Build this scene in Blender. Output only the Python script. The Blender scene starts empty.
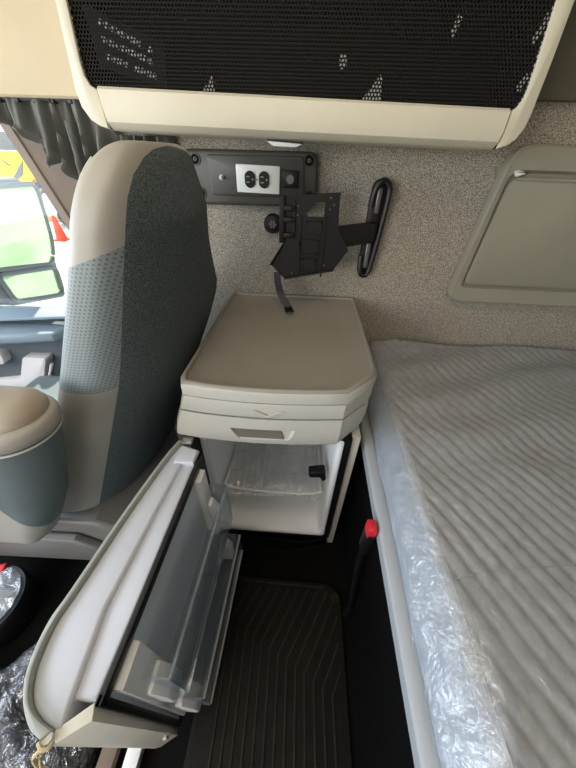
import bpy, bmesh, math, random
from mathutils import Vector, Matrix, noise
random.seed(7)
sc = bpy.context.scene
COL = sc.collection
PI = math.pi

# ------------------------------------------------------------------ materials
def lin(c):
    return tuple(((v/255.0)/12.92 if v/255.0 <= 0.04045 else ((v/255.0+0.055)/1.055)**2.4) for v in c) + (1.0,)

def new_mat(name):
    m = bpy.data.materials.new(name); m.use_nodes = True
    nt = m.node_tree
    return m, nt, nt.nodes['Principled BSDF']

def mat(name, rgb, rough=0.5, metal=0.0, var=0.0, vscale=6.0, bump=0.0, bscale=200.0, bdist=0.001, spec=0.5, coat=0.0, rgb2=None, sharp=None, detail=3.0):
    m, nt, p = new_mat(name)
    N, L = nt.nodes, nt.links
    p.inputs['Base Color'].default_value = lin(rgb)
    p.inputs['Roughness'].default_value = rough
    p.inputs['Metallic'].default_value = metal
    p.inputs['Specular IOR Level'].default_value = spec
    p.inputs['Coat Weight'].default_value = coat
    tc = N.new('ShaderNodeTexCoord')
    if var > 0 or rgb2 is not None:
        nz = N.new('ShaderNodeTexNoise'); nz.inputs['Scale'].default_value = vscale; nz.inputs['Detail'].default_value = detail
        L.new(tc.outputs['Object'], nz.inputs['Vector'])
        rp = N.new('ShaderNodeValToRGB')
        a, b = sharp if sharp else (0.3, 0.7)
        rp.color_ramp.elements[0].position = a; rp.color_ramp.elements[1].position = b
        if rgb2 is None:
            c0 = tuple(max(0, v*(1-var)) for v in rgb); c1 = tuple(min(255, v*(1+var)) for v in rgb)
        else:
            c0, c1 = rgb, rgb2
        rp.color_ramp.elements[0].color = lin(c0); rp.color_ramp.elements[1].color = lin(c1)
        L.new(nz.outputs['Fac'], rp.inputs['Fac']); L.new(rp.outputs['Color'], p.inputs['Base Color'])
    if bump > 0:
        nb = N.new('ShaderNodeTexNoise'); nb.inputs['Scale'].default_value = bscale; nb.inputs['Detail'].default_value = 3
        L.new(tc.outputs['Object'], nb.inputs['Vector'])
        bp = N.new('ShaderNodeBump'); bp.inputs['Strength'].default_value = bump; bp.inputs['Distance'].default_value = bdist
        L.new(nb.outputs['Fac'], bp.inputs['Height']); L.new(bp.outputs['Normal'], p.inputs['Normal'])
    return m

def lattice(nt, axes, pitch):
    """distance (in metres) to the nearest point of a hexagonal lattice in the object's own plane"""
    N, L = nt.nodes, nt.links
    tc = N.new('ShaderNodeTexCoord'); sp = N.new('ShaderNodeSeparateXYZ'); L.new(tc.outputs['Object'], sp.inputs[0])
    def mth(op, a, b=None):
        n = N.new('ShaderNodeMath'); n.operation = op
        for i, v in enumerate((a, b)):
            if v is None: continue
            if isinstance(v, (int, float)): n.inputs[i].default_value = v
            else: L.new(v, n.inputs[i])
        return n.outputs[0]
    px, py = pitch, pitch*math.sqrt(3)
    ds = []
    for off in (0.0, 0.5):
        qs = []
        for ax, s in ((axes[0], px), (axes[1], py)):
            f = mth('FRACT', mth('ADD', mth('DIVIDE', sp.outputs[ax], s), 100.0+off))
            qs.append(mth('MULTIPLY', mth('SUBTRACT', f, 0.5), s))
        ds.append(mth('SQRT', mth('ADD', mth('MULTIPLY', qs[0], qs[0]), mth('MULTIPLY', qs[1], qs[1]))))
    return mth('MINIMUM', ds[0], ds[1]), mth

def film_mat(name, tint=(1, 1, 1), body=0.05, body_rgb=(235, 240, 245), gloss=0.16, rough=0.08, bump=0.5, bscale=18.0, bdist=0.01, edge=0.45):
    """clear plastic: see-through, a little milky, with crumpled highlights"""
    m = bpy.data.materials.new(name); m.use_nodes = True
    nt = m.node_tree; N, L = nt.nodes, nt.links; N.clear()
    out = N.new('ShaderNodeOutputMaterial')
    tr = N.new('ShaderNodeBsdfTransparent'); tr.inputs[0].default_value = (*tint, 1)
    df = N.new('ShaderNodeBsdfDiffuse'); df.inputs[0].default_value = lin(body_rgb)
    gl = N.new('ShaderNodeBsdfGlossy'); gl.inputs[0].default_value = (1, 1, 1, 1); gl.inputs['Roughness'].default_value = rough
    lw = N.new('ShaderNodeLayerWeight'); lw.inputs['Blend'].default_value = 0.3
    mr = N.new('ShaderNodeMapRange'); mr.inputs['To Min'].default_value = gloss; mr.inputs['To Max'].default_value = min(1, gloss+edge)
    L.new(lw.outputs['Fresnel'], mr.inputs['Value'])
    m1 = N.new('ShaderNodeMixShader'); m1.inputs[0].default_value = body
    L.new(tr.outputs[0], m1.inputs[1]); L.new(df.outputs[0], m1.inputs[2])
    m2 = N.new('ShaderNodeMixShader'); L.new(mr.outputs[0], m2.inputs[0]); L.new(m1.outputs[0], m2.inputs[1]); L.new(gl.outputs[0], m2.inputs[2])
    if bump > 0:
        tc = N.new('ShaderNodeTexCoord')
        nz = N.new('ShaderNodeTexNoise'); nz.inputs['Scale'].default_value = bscale; nz.inputs['Detail'].default_value = 4; nz.inputs['Distortion'].default_value = 1.2
        L.new(tc.outputs['Object'], nz.inputs['Vector'])
        bp = N.new('ShaderNodeBump'); bp.inputs['Strength'].default_value = bump; bp.inputs['Distance'].default_value = bdist
        L.new(nz.outputs['Fac'], bp.inputs['Height'])
        L.new(bp.outputs['Normal'], gl.inputs['Normal']); L.new(bp.outputs['Normal'], lw.inputs['Normal'])
    L.new(m2.outputs[0], out.inputs[0])
    return m

M = {}
M['wall'] = mat('speckled wall fabric', (108, 102, 93), 0.95, rgb2=(194, 186, 172), vscale=380, sharp=(0.36, 0.64), detail=2, bump=0.5, bscale=330, bdist=0.002, spec=0.2)
M['beige'] = mat('beige moulded plastic', (208, 200, 179), 0.5, var=0.02, bump=0.15, bscale=900, bdist=0.0004)
M['headliner'] = mat('beige headliner', (205, 188, 158), 0.9, var=0.03, bump=0.2, bscale=700, spec=0.2)
M['ceiling'] = mat('ceiling cloth', (205, 196, 178), 0.95, var=0.03, spec=0.2)
M['brown_panel'] = mat('dark olive panel', (92, 86, 72), 0.7, var=0.05)
M['grey_panel'] = mat('grey green moulded plastic', (152, 148, 133), 0.45, var=0.02, bump=0.12, bscale=900, bdist=0.0004)
M['cab_top'] = mat('worktop plastic', (146, 140, 128), 0.42, var=0.03, bump=0.15, bscale=1100, bdist=0.0004)
M['cab'] = mat('grey beige cabinet plastic', (190, 187, 176), 0.45, var=0.02, bump=0.15, bscale=900, bdist=0.0004)
M['cab_side'] = mat('cabinet side board', (186, 178, 162), 0.5, var=0.02)
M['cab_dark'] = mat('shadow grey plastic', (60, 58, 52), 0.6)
M['black'] = mat('black plastic', (12, 12, 13), 0.45, var=0.1, bump=0.1, bscale=600, bdist=0.0004)
M['black_panel'] = mat('charcoal moulded plastic', (74, 71, 66), 0.45, var=0.05, bump=0.1, bscale=600, bdist=0.0004)
M['cable'] = mat('black cable', (10, 10, 10), 0.8, spec=0.15)
M['black_metal'] = mat('black coated steel', (9, 9, 10), 0.45, var=0.06, bump=0.1, bscale=300, bdist=0.0004)
M['grey_metal'] = mat('grey slotted channel', (120, 120, 122), 0.35, metal=0.6)
M['steel'] = mat('bare steel', (190, 188, 182), 0.3, metal=0.9)
M['white'] = mat('white plastic', (232, 230, 224), 0.35, var=0.01)
M['outlet'] = mat('white outlet plastic', (250, 248, 240), 0.35)
M['liner'] = mat('white fridge liner', (240, 240, 238), 0.35, var=0.01)
M['door_white'] = mat('white fridge door moulding', (204, 207, 216), 0.4, var=0.02)
M['door_shell'] = mat('grey door shell', (158, 160, 152), 0.45, var=0.02)
M['door_beige'] = mat('off white door end', (214, 210, 194), 0.4, var=0.03)
M['gasket'] = mat('black rubber gasket', (14, 14, 14), 0.5)
M['bin'] = film_mat('clear door bin', tint=(0.88, 0.92, 0.95), body=0.16, body_rgb=(170, 182, 192), gloss=0.10, rough=0.06, bump=0.1, bscale=14)
M['bag'] = film_mat('clear plastic bag', body=0.06, gloss=0.2, rough=0.08, bump=1.0, bscale=36, bdist=0.012)
M['lens'] = mat('frosted lamp lens', (232, 234, 230), 0.25)
M['seat_dark'] = mat('dark woven seat cloth', (60, 67, 69), 0.95, rgb2=(126, 134, 134), vscale=520, sharp=(0.34, 0.74), detail=2, bump=0.6, bscale=420, bdist=0.002, spec=0.2)
M['seat_beige'] = mat('beige seat vinyl', (164, 158, 147), 0.5, var=0.03, bump=0.25, bscale=500, bdist=0.0006)
M['seat_grey'] = mat('grey seat vinyl', (98, 108, 108), 0.45, var=0.03, bump=0.25, bscale=500, bdist=0.0006)
M['pad'] = mat('taupe armrest pad', (160, 146, 128), 0.5, var=0.03, bump=0.25, bscale=500, bdist=0.0006)
M['stitch'] = mat('pale stitching', (186, 184, 172), 0.8)
M['seat_plastic'] = mat('greige seat plastic', (168, 162, 148), 0.45, var=0.02)
M['shield'] = mat('grey seat shield', (108, 106, 101), 0.45, var=0.02)
M['curtain'] = mat('charcoal curtain cloth', (140, 140, 135), 0.5, var=0.08, vscale=12, bump=0.2, bscale=600, spec=0.4)
M['pillar'] = mat('taupe pillar trim', (120, 104, 90), 0.75, var=0.05, bump=0.2, bscale=500)
M['door_blue'] = mat('blue grey door plastic', (118, 132, 142), 0.5, var=0.03)
M['door_grey'] = mat('slate door panel', (84, 92, 96), 0.6, var=0.04)
M['door_pale'] = mat('pale grey pull handle', (206, 202, 198), 0.4)
M['rubber'] = mat('black floor rubber', (27, 24, 20), 0.85, spec=0.2, var=0.15, vscale=20, bump=0.3, bscale=500, bdist=0.0008)
M['rib'] = mat('worn rubber ribs', (40, 36, 29), 0.8, spec=0.2, var=0.15, vscale=30)
M['floor'] = mat('black floor covering', (14, 13, 12), 0.95, spec=0.1, var=0.15, bump=0.3, bscale=400)
M['mattress'] = mat('grey quilted ticking', (174, 175, 178), 0.75, var=0.05, vscale=60, bump=0.4, bscale=260, bdist=0.001, spec=0.3)
M['mattress_side'] = mat('pale mattress border', (160, 170, 180), 0.6, var=0.05, vscale=30, bump=0.3, bscale=200)
M['film'] = film_mat('mattress wrapping film', body=0.13, body_rgb=(216, 217, 222), gloss=0.09, rough=0.22, bump=0.8, bscale=48, bdist=0.01)
M['rail'] = mat('pale painted bed rail', (168, 171, 174), 0.45)
M['shade'] = mat('drawer grip plastic', (112, 105, 92), 0.6)  # darker plastic colour standing in for shade inside the pull recess
M['bed_base'] = mat('dark bed base', (9, 9, 9), 0.9, spec=0.1)
M['red'] = mat('red buckle button', (206, 34, 50), 0.4)
M['yellow'] = mat('yellow vehicle paint', (240, 204, 6), 0.45, spec=0.25)
M['tyre'] = mat('tyre rubber', (62, 64, 68), 0.8)
M['rim'] = mat('grey wheel rim', (150, 152, 156), 0.35, metal=0.6)
M['dark_glass'] = mat('dark vehicle glass', (84, 92, 98), 0.15)
M['silver'] = mat('silver vehicle paint', (190, 194, 202), 0.3, coat=0.4)
M['whitepaint'] = mat('white vehicle paint', (226, 228, 232), 0.35)
M['cone'] = mat('orange cone plastic', (226, 70, 24), 0.5)
M['orange'] = mat('orange barrier plastic', (226, 150, 84), 0.6)
M['ground'] = mat('sun bleached concrete yard', (196, 192, 184), 0.9, var=0.06, vscale=0.8)
M['mirror_shell'] = mat('grey mirror housing', (112, 118, 116), 0.5)
M['mirror'] = mat('mirror glass with painted green reflection', (196, 232, 182), 0.12, metal=0.75, var=0.12, vscale=3)  # the green reflection is put into the glass colour
M['cardboard'] = mat('dark card', (20, 20, 21), 0.7)
M['print'] = mat('white card print', (246, 244, 238), 0.6)
M['piece'] = mat('white paper', (240, 240, 234), 0.8)
M['twine'] = mat('tan twine', (196, 178, 140), 0.9, var=0.1, vscale=90)
M['bundle'] = mat('black bag under film', (17, 19, 27), 0.35, var=0.3, vscale=14, bump=0.8, bscale=24, bdist=0.02)
M['wrap'] = film_mat('crumpled packing film', body=0.03, gloss=0.13, rough=0.09, bump=1.0, bscale=26, bdist=0.03, edge=0.35)

def mesh_net():
    m, nt, p = new_mat('black hexagonal net')
    N, L = nt.nodes, nt.links
    d, mth = lattice(nt, (0, 2), 0.0064)
    hole = mth('LESS_THAN', d, 0.0021)
    p.inputs['Base Color'].default_value = lin((33, 31, 28)); p.inputs['Roughness'].default_value = 0.9; p.inputs['Specular IOR Level'].default_value = 0.15
    tr = N.new('ShaderNodeBsdfTransparent'); mx = N.new('ShaderNodeMixShader')
    L.new(hole, mx.inputs[0]); L.new(p.outputs[0], mx.inputs[1]); L.new(tr.outputs[0], mx.inputs[2])
    L.new(mx.outputs[0], nt.nodes['Material Output'].inputs[0])
    return m
M['net'] = mesh_net()
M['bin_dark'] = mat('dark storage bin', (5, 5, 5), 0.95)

def perf():
    m, nt, p = new_mat('perforated grey vinyl')
    N, L = nt.nodes, nt.links
    d, mth = lattice(nt, (0, 2), 0.0072)
    hole = mth('LESS_THAN', d, 0.0017)
    mx = N.new('ShaderNodeMix'); mx.data_type = 'RGBA'
    L.new(hole, mx.inputs[0]); mx.inputs[6].default_value = lin((136, 144, 144)); mx.inputs[7].default_value = lin((100, 108, 110))
    L.new(mx.outputs[2], p.inputs['Base Color']); p.inputs['Roughness'].default_value = 0.55
    bp = N.new('ShaderNodeBump'); bp.inputs['Strength'].default_value = 0.5; bp.inputs['Distance'].default_value = 0.001; bp.invert = True
    L.new(hole, bp.inputs['Height']); L.new(bp.outputs['Normal'], p.inputs['Normal'])
    return m
M['perf'] = perf()

# ------------------------------------------------------------------ building
BASE = {}
def finish(name, bm, m, parent=None, smooth=True, ang=0.6, origin=None):
    """link a bmesh built in scene coordinates as ONE object (its origin at its thing's base)"""
    bmesh.ops.recalc_face_normals(bm, faces=bm.faces)
    if parent is not None: off = BASE[parent.name]
    elif origin is not None: off = Vector(origin)
    else: off = Vector((0, 0, 0))
    bmesh.ops.translate(bm, verts=bm.verts, vec=-off)
    for f in bm.faces: f.smooth = smooth
    if smooth:
        for e in bm.edges:
            if len(e.link_faces) == 2 and e.calc_face_angle(0) > ang: e.smooth = False
    me = bpy.data.meshes.new(name); bm.to_mesh(me); bm.free()
    ms = m if isinstance(m, (list, tuple)) else [m]
    for k in ms: me.materials.append(k)
    o = bpy.data.objects.new(name, me); COL.objects.link(o)
    if parent is not None: o.parent = parent
    else: o.location = off
    BASE[o.name] = off
    return o

def tag(o, label=None, cat=None, group=None, kind=None):
    if label: o['label'] = label
    if cat: o['category'] = cat
    if group: o['group'] = group
    if kind: o['kind'] = kind
    return o
def thing(name, loc, label, cat, group=None):
    o = bpy.data.objects.new(name, None); COL.objects.link(o)
    o.location = loc; o.empty_display_size = 0.05
    BASE[o.name] = Vector(loc)
    return tag(o, label, cat, group)
def struct(name, bm, m, parent=None, **k):
    o = finish(name, bm, m, parent, **k)
    if parent is None: o['kind'] = 'structure'
    return o

def BM(): return bmesh.new()
def box(bm, lo, hi, bev=0.0, seg=2, mtx=None, mi=0):
    lo, hi = Vector(lo), Vector(hi)
    r = bmesh.ops.create_cube(bm, size=1.0)
    vs = r['verts']
    for v in vs:
        v.co = Vector((lo[i] + (v.co[i]+0.5)*(hi[i]-lo[i]) for i in range(3)))
    fs = {f for v in vs for f in v.link_faces}
    for f in fs: f.material_index = mi
    if bev > 0:
        es = list({e for v in vs for e in v.link_edges})
        rb = bmesh.ops.bevel(bm, geom=es, offset=bev, segments=seg, profile=0.5, affect='EDGES')
        vs = list({v for f in rb['faces'] for v in f.verts} | {v for v in vs if v.is_valid})
    if mtx is not None:
        bmesh.ops.transform(bm, matrix=mtx, verts=[v for v in vs if v.is_valid])
    return bm
def prism(bm, pts, d, bev=0.0, seg=2, mi=0):
    """pts: 3D polygon, extruded by vector d"""
    d = Vector(d)
    a = [bm.verts.new(p) for p in pts]; b = [bm.verts.new(Vector(p)+d) for p in pts]
    n = len(pts); fs = [bm.faces.new(a[::-1]), bm.faces.new(b)]
    rim = []
    for i in range(n):
        fs.append(bm.faces.new((a[i], a[(i+1) % n], b[(i+1) % n], b[i])))
    for f in fs: f.material_index = mi
    if bev > 0:
        es = list(set(fs[0].edges) | set(fs[1].edges))
        bmesh.ops.recalc_face_normals(bm, faces=fs)
        bmesh.ops.bevel(bm, geom=es, offset=bev, segments=seg, profile=0.5, affect='EDGES')
    return bm
def rounded(pts, r, n=6):
    """round the corners of a 2D polygon; r may be a list"""
    out = []
    N = len(pts)
    for i in range(N):
        p = Vector(pts[i]); a = Vector(pts[i-1]); b = Vector(pts[(i+1) % N])
        rr = r[i] if isinstance(r, (list, tuple)) else r
        if rr <= 0: out.append(tuple(p)); continue
        u = (a-p); v = (b-p)
        rr = min(rr, 0.49*u.length, 0.49*v.length)
        u.normalize(); v.normalize()
        s, e = p+u*rr, p+v*rr
        for k in range(n+1):
            t = k/n
            q = s*(1-t)**2 + p*2*t*(1-t) + e*t*t
            out.append((q.x, q.y))
    return out
def tube(bm, pts, r, seg=8, cap=True):
    pts = [Vector(p) for p in pts]; rings = []
    n = len(pts)
    for i, p in enumerate(pts):
        t = (pts[min(i+1, n-1)] - pts[max(i-1, 0)]).normalized()
        up = Vector((0, 0, 1)) if abs(t.z) < 0.9 else Vector((0, 1, 0))
        x = t.cross(up).normalized(); y = t.cross(x)
        rr = r[i] if isinstance(r, (list, tuple)) else r
        rings.append([bm.verts.new(p + (x*math.cos(2*PI*k/seg) + y*math.sin(2*PI*k/seg))*rr) for k in range(seg)])
    for a, b in zip(rings, rings[1:]):
        for k in range(seg): bm.faces.new((a[k], a[(k+1) % seg], b[(k+1) % seg], b[k]))
    if cap:
        bm.faces.new(rings[0][::-1]); bm.faces.new(rings[-1])
    return bm
def lathe(bm, c, axis, prof, seg=24):
    """prof: (radius, height along axis)"""
    c = Vector(c); ax = Vector(axis).normalized()
    up = Vector((0, 0, 1)) if abs(ax.z) < 0.9 else Vector((1, 0, 0))
    x = ax.cross(up).normalized(); y = ax.cross(x)
    rings = []
    for r, h in prof:
        rings.append([bm.verts.new(c + ax*h + (x*math.cos(2*PI*k/seg)+y*math.sin(2*PI*k/seg))*max(r, 1e-5)) for k in range(seg)])
    for a, b in zip(rings, rings[1:]):
        for k in range(seg): bm.faces.new((a[k], a[(k+1) % seg], b[(k+1) % seg], b[k]))
    bm.faces.new(rings[0][::-1]); bm.faces.new(rings[-1])
    return bm
def smoothpts(pts, n=8):
    """Catmull-Rom through 3D points"""
    P = [Vector(p) for p in pts]; P = [P[0]*2-P[1]] + P + [P[-1]*2-P[-2]]
    out = []
    for i in range(1, len(P)-2):
        for k in range(n):
            t = k/n; a, b, c, d = P[i-1:i+3]
            out.append(0.5*((2*b)+(c-a)*t+(2*a-5*b+4*c-d)*t*t+(3*b-a-3*c+d)*t**3))
    out.append(P[-2]); return out
def grid(bm, f, nu, nv, keep=None, mi=0):
    V = {}
    def g(i, j):
        if (i, j) not in V: V[i, j] = bm.verts.new(f(i/nu, j/nv))
        return V[i, j]
    for i in range(nu):
        for j in range(nv):
            if keep is None or keep((i+0.5)/nu, (j+0.5)/nv):
                bm.faces.new((g(i, j), g(i+1, j), g(i+1, j+1), g(i, j+1)))
    return bm
def xz(pts, y): return [(p[0], y, p[1]) for p in pts]
def xy(pts, z): return [(p[0], p[1], z) for p in pts]
def lerp(a, b, t): return a+(b-a)*t
def clamp(t, a=0.0, b=1.0): return max(a, min(b, t))
def curve(t, ks):
    """piecewise linear (t, value)"""
    if t <= ks[0][0]: return ks[0][1]
    for (a, va), (b, vb) in zip(ks, ks[1:]):
        if t <= b: return lerp(va, vb, (t-a)/(b-a))
    return ks[-1][1]

# ------------------------------------------------------------------ the room
bm = box(BM(), (-1.75, -1.12, -0.05), (1.08, 1.02, 0.0)); struct('floor', bm, M['floor'])
bm = box(BM(), (-0.56, 0.96, -0.0), (1.05, 1.0, 1.72)); struct('wall_right', bm, M['wall'])
bm = box(BM(), (1.05, -1.12, 0.0), (1.09, 1.02, 1.95)); struct('wall_rear', bm, M['wall'])
bm = box(BM(), (-1.75, -1.16, 1.95), (1.09, 1.04, 1.99)); struct('ceiling', bm, M['ceiling'])
bm = BM()   # driver's side wall with its window opening
box(bm, (-1.75, -1.16, 0.0), (1.05, -1.12, 0.62)); box(bm, (-1.75, -1.16, 1.5), (1.05, -1.12, 1.95))
box(bm, (-0.3, -1.16, 0.62), (1.05, -1.12, 1.5)); box(bm, (-1.75, -1.16, 0.62), (-1.55, -1.12, 1.5))
struct('wall_left', bm, M['wall'])
bm = BM()   # dashboard wall under the windscreen
box(bm, (-1.79, -1.12, 0.0), (-1.75, 1.02, 0.68)); box(bm, (-1.79, -1.12, 1.7), (-1.75, 1.02, 1.95))
struct('wall_front', bm, M['door_grey'])
# passenger-side pillar and roof header
bm = BM()   # it leans: further forward at the top
def pil(z):
    k = lerp(-0.715, -0.80, (z-0.90)/0.28)
    return [(k-0.004, 1.0, z), (k-0.004, 0.975, z), (k, 0.962, z), (k+0.036, 0.948, z), (k+0.040, 0.952, z), (-0.50, 0.956, z), (-0.50, 1.0, z)]
RR = [[bm.verts.new(q) for q in pil(z)] for z in (0.3, 1.26)]
for i in range(7): bm.faces.new((RR[0][i], RR[0][(i+1) % 7], RR[1][(i+1) % 7], RR[1][i]))
bm.faces.new(RR[0]); bm.faces.new(RR[1][::-1])
struct('trim_1', bm, M['pillar'])
prof = [(0.905, 1.238), (0.90, 1.242), (0.885, 1.30), (0.862, 1.40), (0.82, 1.55), (0.70, 1.75), (0.55, 1.95), (1.03, 1.95), (1.03, 1.238)]
bm = prism(BM(), [(-1.75, y, z) for y, z in prof], (1.27, 0, 0)); struct('trim_2', bm, M['headliner'])
bm = BM()
tube(bm, [(-1.75, 0.925, 1.241), (-0.49, 0.925, 1.241)], 0.009)
struct('trim_3', bm, M['black_panel'])
bm = box(BM(), (0.44, 0.94, 1.262), (1.05, 0.962, 1.72), 0.004); struct('trim_4', bm, M['brown_panel'])
bm = BM()   # sill below the side window and outer skin of the cab
box(bm, (-1.75, 1.02, -0.05), (-0.50, 1.05, 0.60)); struct('wall_passenger', bm, M['whitepaint'])

# passenger door: sill, armrest ledge, pull handle
d1 = thing('door_1', (-1.1, 1.0, 0.0), None, None); d1['kind'] = 'structure'
bm = prism(BM(), [(-1.75, 0.93, 0.0), (-0.86, 0.995, 0.0), (-0.86, 1.02, 0.0), (-1.75, 1.02, 0.0)], (0, 0, 0.60)); finish('door_panel', bm, M['door_grey'], d1)
bm = prism(BM(), [(-1.7, 0.885, 0.598), (-0.87, 0.965, 0.640), (-0.87, 1.02, 0.655), (-1.7, 1.02, 0.625)], (0, 0, 0.012), 0.004); finish('window_sill', bm, M['door_blue'], d1)
bm = prism(BM(), [(-1.7, 0.83, 0.545), (-1.2, 0.87, 0.555), (-0.93, 0.92, 0.56), (-0.90, 0.96, 0.56), (-0.90, 1.0, 0.56), (-1.7, 1.0, 0.55)], (0, 0, 0.04), 0.012, 3); finish('armrest_ledge', bm, M['door_blue'], d1)
h = rounded([(-1.40, 0.325), (-1.20, 0.352), (-1.125, 0.47), (-1.025, 0.47), (-1.085, 0.365), (-1.13, 0.315), (-1.40, 0.278)], 0.015)
bm = prism(BM(), xz(h, 0.935), (0, 0.06, 0), 0.006); o = finish('pull_handle', bm, M['door_pale'], d1)
bm = prism(BM(), xz(rounded([(-1.42, 0.49), (-1.20, 0.49), (-1.215, 0.43), (-1.42, 0.43)], 0.02), 0.93), (0, 0.05, 0), 0.006); finish('release_handle', bm, M['door_pale'], d1)
bm = tube(BM(), [(-1.005, 0.93, 0.45), (-1.10, 0.93, 0.30)], 0.006); finish('lever_rod', bm, M['door_pale'], d1)
bm = prism(BM(), [(-1.35, 0.86, 0.20), (-1.12, 0.88, 0.20), (-1.12, 1.0, 0.20), (-1.35, 1.0, 0.20)], (0, 0, 0.075), 0.012, 3); finish('door_pocket', bm, M['door_blue'], d1)
# window
w1 = thing('window_1', (-1.25, 1.03, 0.60), None, None); w1['kind'] = 'structure'
bm = BM(); prism(bm, [(-1.75, 1.025, 0.605), (-0.64, 1.025, 0.605), (-0.82, 1.025, 1.25), (-1.75, 1.025, 1.25)], (0, 0.006, 0))
finish('window_pane', bm, film_mat('window glass', tint=(0.97, 0.99, 0.98), body=0.002, gloss=0.01, rough=0.01, bump=0, edge=0.12), w1)
bm = BM(); prism(bm, [(-0.655, 1.004, 0.60), (-0.625, 1.004, 0.60), (-0.80, 1.004, 1.25), (-0.83, 1.004, 1.25)], (0, 0.04, 0)); box(bm, (-1.75, 1.0215, 0.585), (-0.63, 1.04, 0.61), 0.003)
finish('window_seal', bm, M['black'], w1)

# ------------------------------------------------------------------ curtain
cur = thing('curtain', (-0.62, 0.93, 1.24), 'charcoal pleated curtain bunched along the rail beside the passenger window', 'curtain')
def cur_f(u, v):
    x = lerp(-0.765, -0.345, u)
    bot = curve(x, [(-0.765, 1.20), (-0.715, 1.175), (-0.69, 1.145), (-0.665, 1.105), (-0.645, 1.118), (-0.615, 1.085), (-0.58, 1.03), (-0.5, 0.96), (-0.345, 0.95)])
    ztop = curve(x, [(-0.505, 1.246), (-0.485, 1.1775)])
    z = lerp(ztop, bot, v)
    drop = 1.246 - z
    xx = x + 0.10*drop*(u-0.45)              # folds fan out as they drop
    ph = 2*PI*(u*11.0 + 0.35*math.sin(3.1*u*5) + drop*1.6)
    amp = 0.007 + 0.016*clamp(drop/0.10)
    y = 0.922 + amp*math.sin(ph) + 0.006*math.sin(2.3*ph+1.0+10*drop)
    y += 0.010*noise.noise(Vector((x*22, z*14, 3.1)))
    y += -0.012*math.exp(-((v-0.92)/0.08)**2)
    return (xx, min(y, 0.944), z)
bm = grid(BM(), cur_f, 150, 60)
r = bmesh.ops.solidify(bm, geom=bm.faces[:], thickness=0.0025)
finish('curtain_cloth', bm, M['curtain'], cur, ang=2)
bm = BM()
for k in range(6):
    bm = box(BM(), (-0.745+k*0.043, 0.914, 1.230), (-0.735+k*0.043, 0.936, 1.247), 0.002); finish('curtain_glider', bm, M['black'], cur)

# ------------------------------------------------------------------ overhead storage
oh = thing('overhead_storage', (-0.03, 0.88, 1.17), 'wide beige overhead locker with black net front on the side wall', 'storage locker')
Yf = 0.80
def end_frame(pts):
    bm = prism(BM(), xz(pts, Yf), (0, 0.0078, 0), 0.003, 2)
    n0 = len(bm.faces); prism(bm, xz(pts, Yf+0.0092), (0, 0.146, 0))
    bmesh.ops.recalc_face_normals(bm, faces=bm.faces)
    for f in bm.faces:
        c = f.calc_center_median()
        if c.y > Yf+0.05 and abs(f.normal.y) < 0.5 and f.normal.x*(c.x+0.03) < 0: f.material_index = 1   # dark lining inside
    finish('end_frame', bm, [M['beige'], M['bin_dark']], oh)
left_out = [(-0.44, 1.70), (-0.4655, 1.354), (-0.478, 1.24), (-0.475, 1.215), (-0.463, 1.196), (-0.447, 1.187), (-0.43, 1.183)]
left_in = [(-0.433, 1.242), (-0.4445, 1.249), (-0.4505, 1.262), (-0.451, 1.28), (-0.4445, 1.354), (-0.42, 1.70)]
end_frame(left_out + left_in)
right_out = [(0.425, 1.70), (0.428, 1.365), (0.431, 1.298), (0.432, 1.225), (0.430, 1.205), (0.421, 1.187), (0.408, 1.177), (0.391, 1.172)]
right_in = [(0.392, 1.229), (0.400, 1.235), (0.406, 1.247), (0.407, 1.262), (0.405, 1.297), (0.399, 1.365), (0.395, 1.70)]
end_frame(right_out + right_in)
lp = [(Yf-0.004, 1.236), (Yf-0.006, 1.205), (Yf-0.001, 1.184), (Yf+0.010, 1.174), (Yf+0.02, 1.170), (Yf+0.155, 1.170), (Yf+0.155, 1.19), (Yf+0.03, 1.24), (Yf+0.003, 1.241)]
bm = BM()
def lower(x, y, z):
    t = (x+0.43)/0.82
    return (x, y, z + lerp(0.010, -0.001, t) - 0.004 - lerp(0.004, 0.008, t)*clamp((z-1.17)/0.07)+0.005)
a = [lower(-0.4275, y, z) for y, z in lp]; b = [lower(0.3875, y, z) for y, z in lp]
a[0] = (-0.4300, *a[0][1:]); a[-1] = (-0.4300, *a[-1][1:])
va = [bm.verts.new(p) for p in a]; vb = [bm.verts.new(p) for p in b]
bm.faces.new(va); bm.faces.new(vb[::-1])
for i in range(len(a)): bm.faces.new((va[i], va[(i+1) % len(a)], vb[(i+1) % len(a)], vb[i]))
finish('lower_fascia', bm, M['beige'], oh)
net_out = [(-0.448, 1.70), (-0.45, 1.30), (-0.455, 1.27), (-0.45, 1.245), (-0.43, 1.236), (0.39, 1.225), (0.408, 1.236), (0.41, 1.26), (0.41, 1.30), (0.40, 1.70)]
bm = prism(BM(), xz(net_out, Yf+0.008), (0, 0.0012, 0)); finish('net_panel', bm, M['net'], oh)
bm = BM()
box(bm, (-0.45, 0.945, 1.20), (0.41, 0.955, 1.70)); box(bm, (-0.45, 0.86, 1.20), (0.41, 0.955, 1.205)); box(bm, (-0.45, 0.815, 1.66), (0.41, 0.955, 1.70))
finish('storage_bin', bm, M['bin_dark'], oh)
bm = prism(BM(), xz(rounded([(-0.098, 1.175), (-0.010, 1.171), (-0.03, 1.163), (-0.08, 1.164)], 0.004), Yf+0.022), (0, 0.05, 0), 0.002)
o = finish('reading_lamp_lens', bm, M['lens'], oh); o['label'] = 'frosted white lamp lens under the locker'
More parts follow.
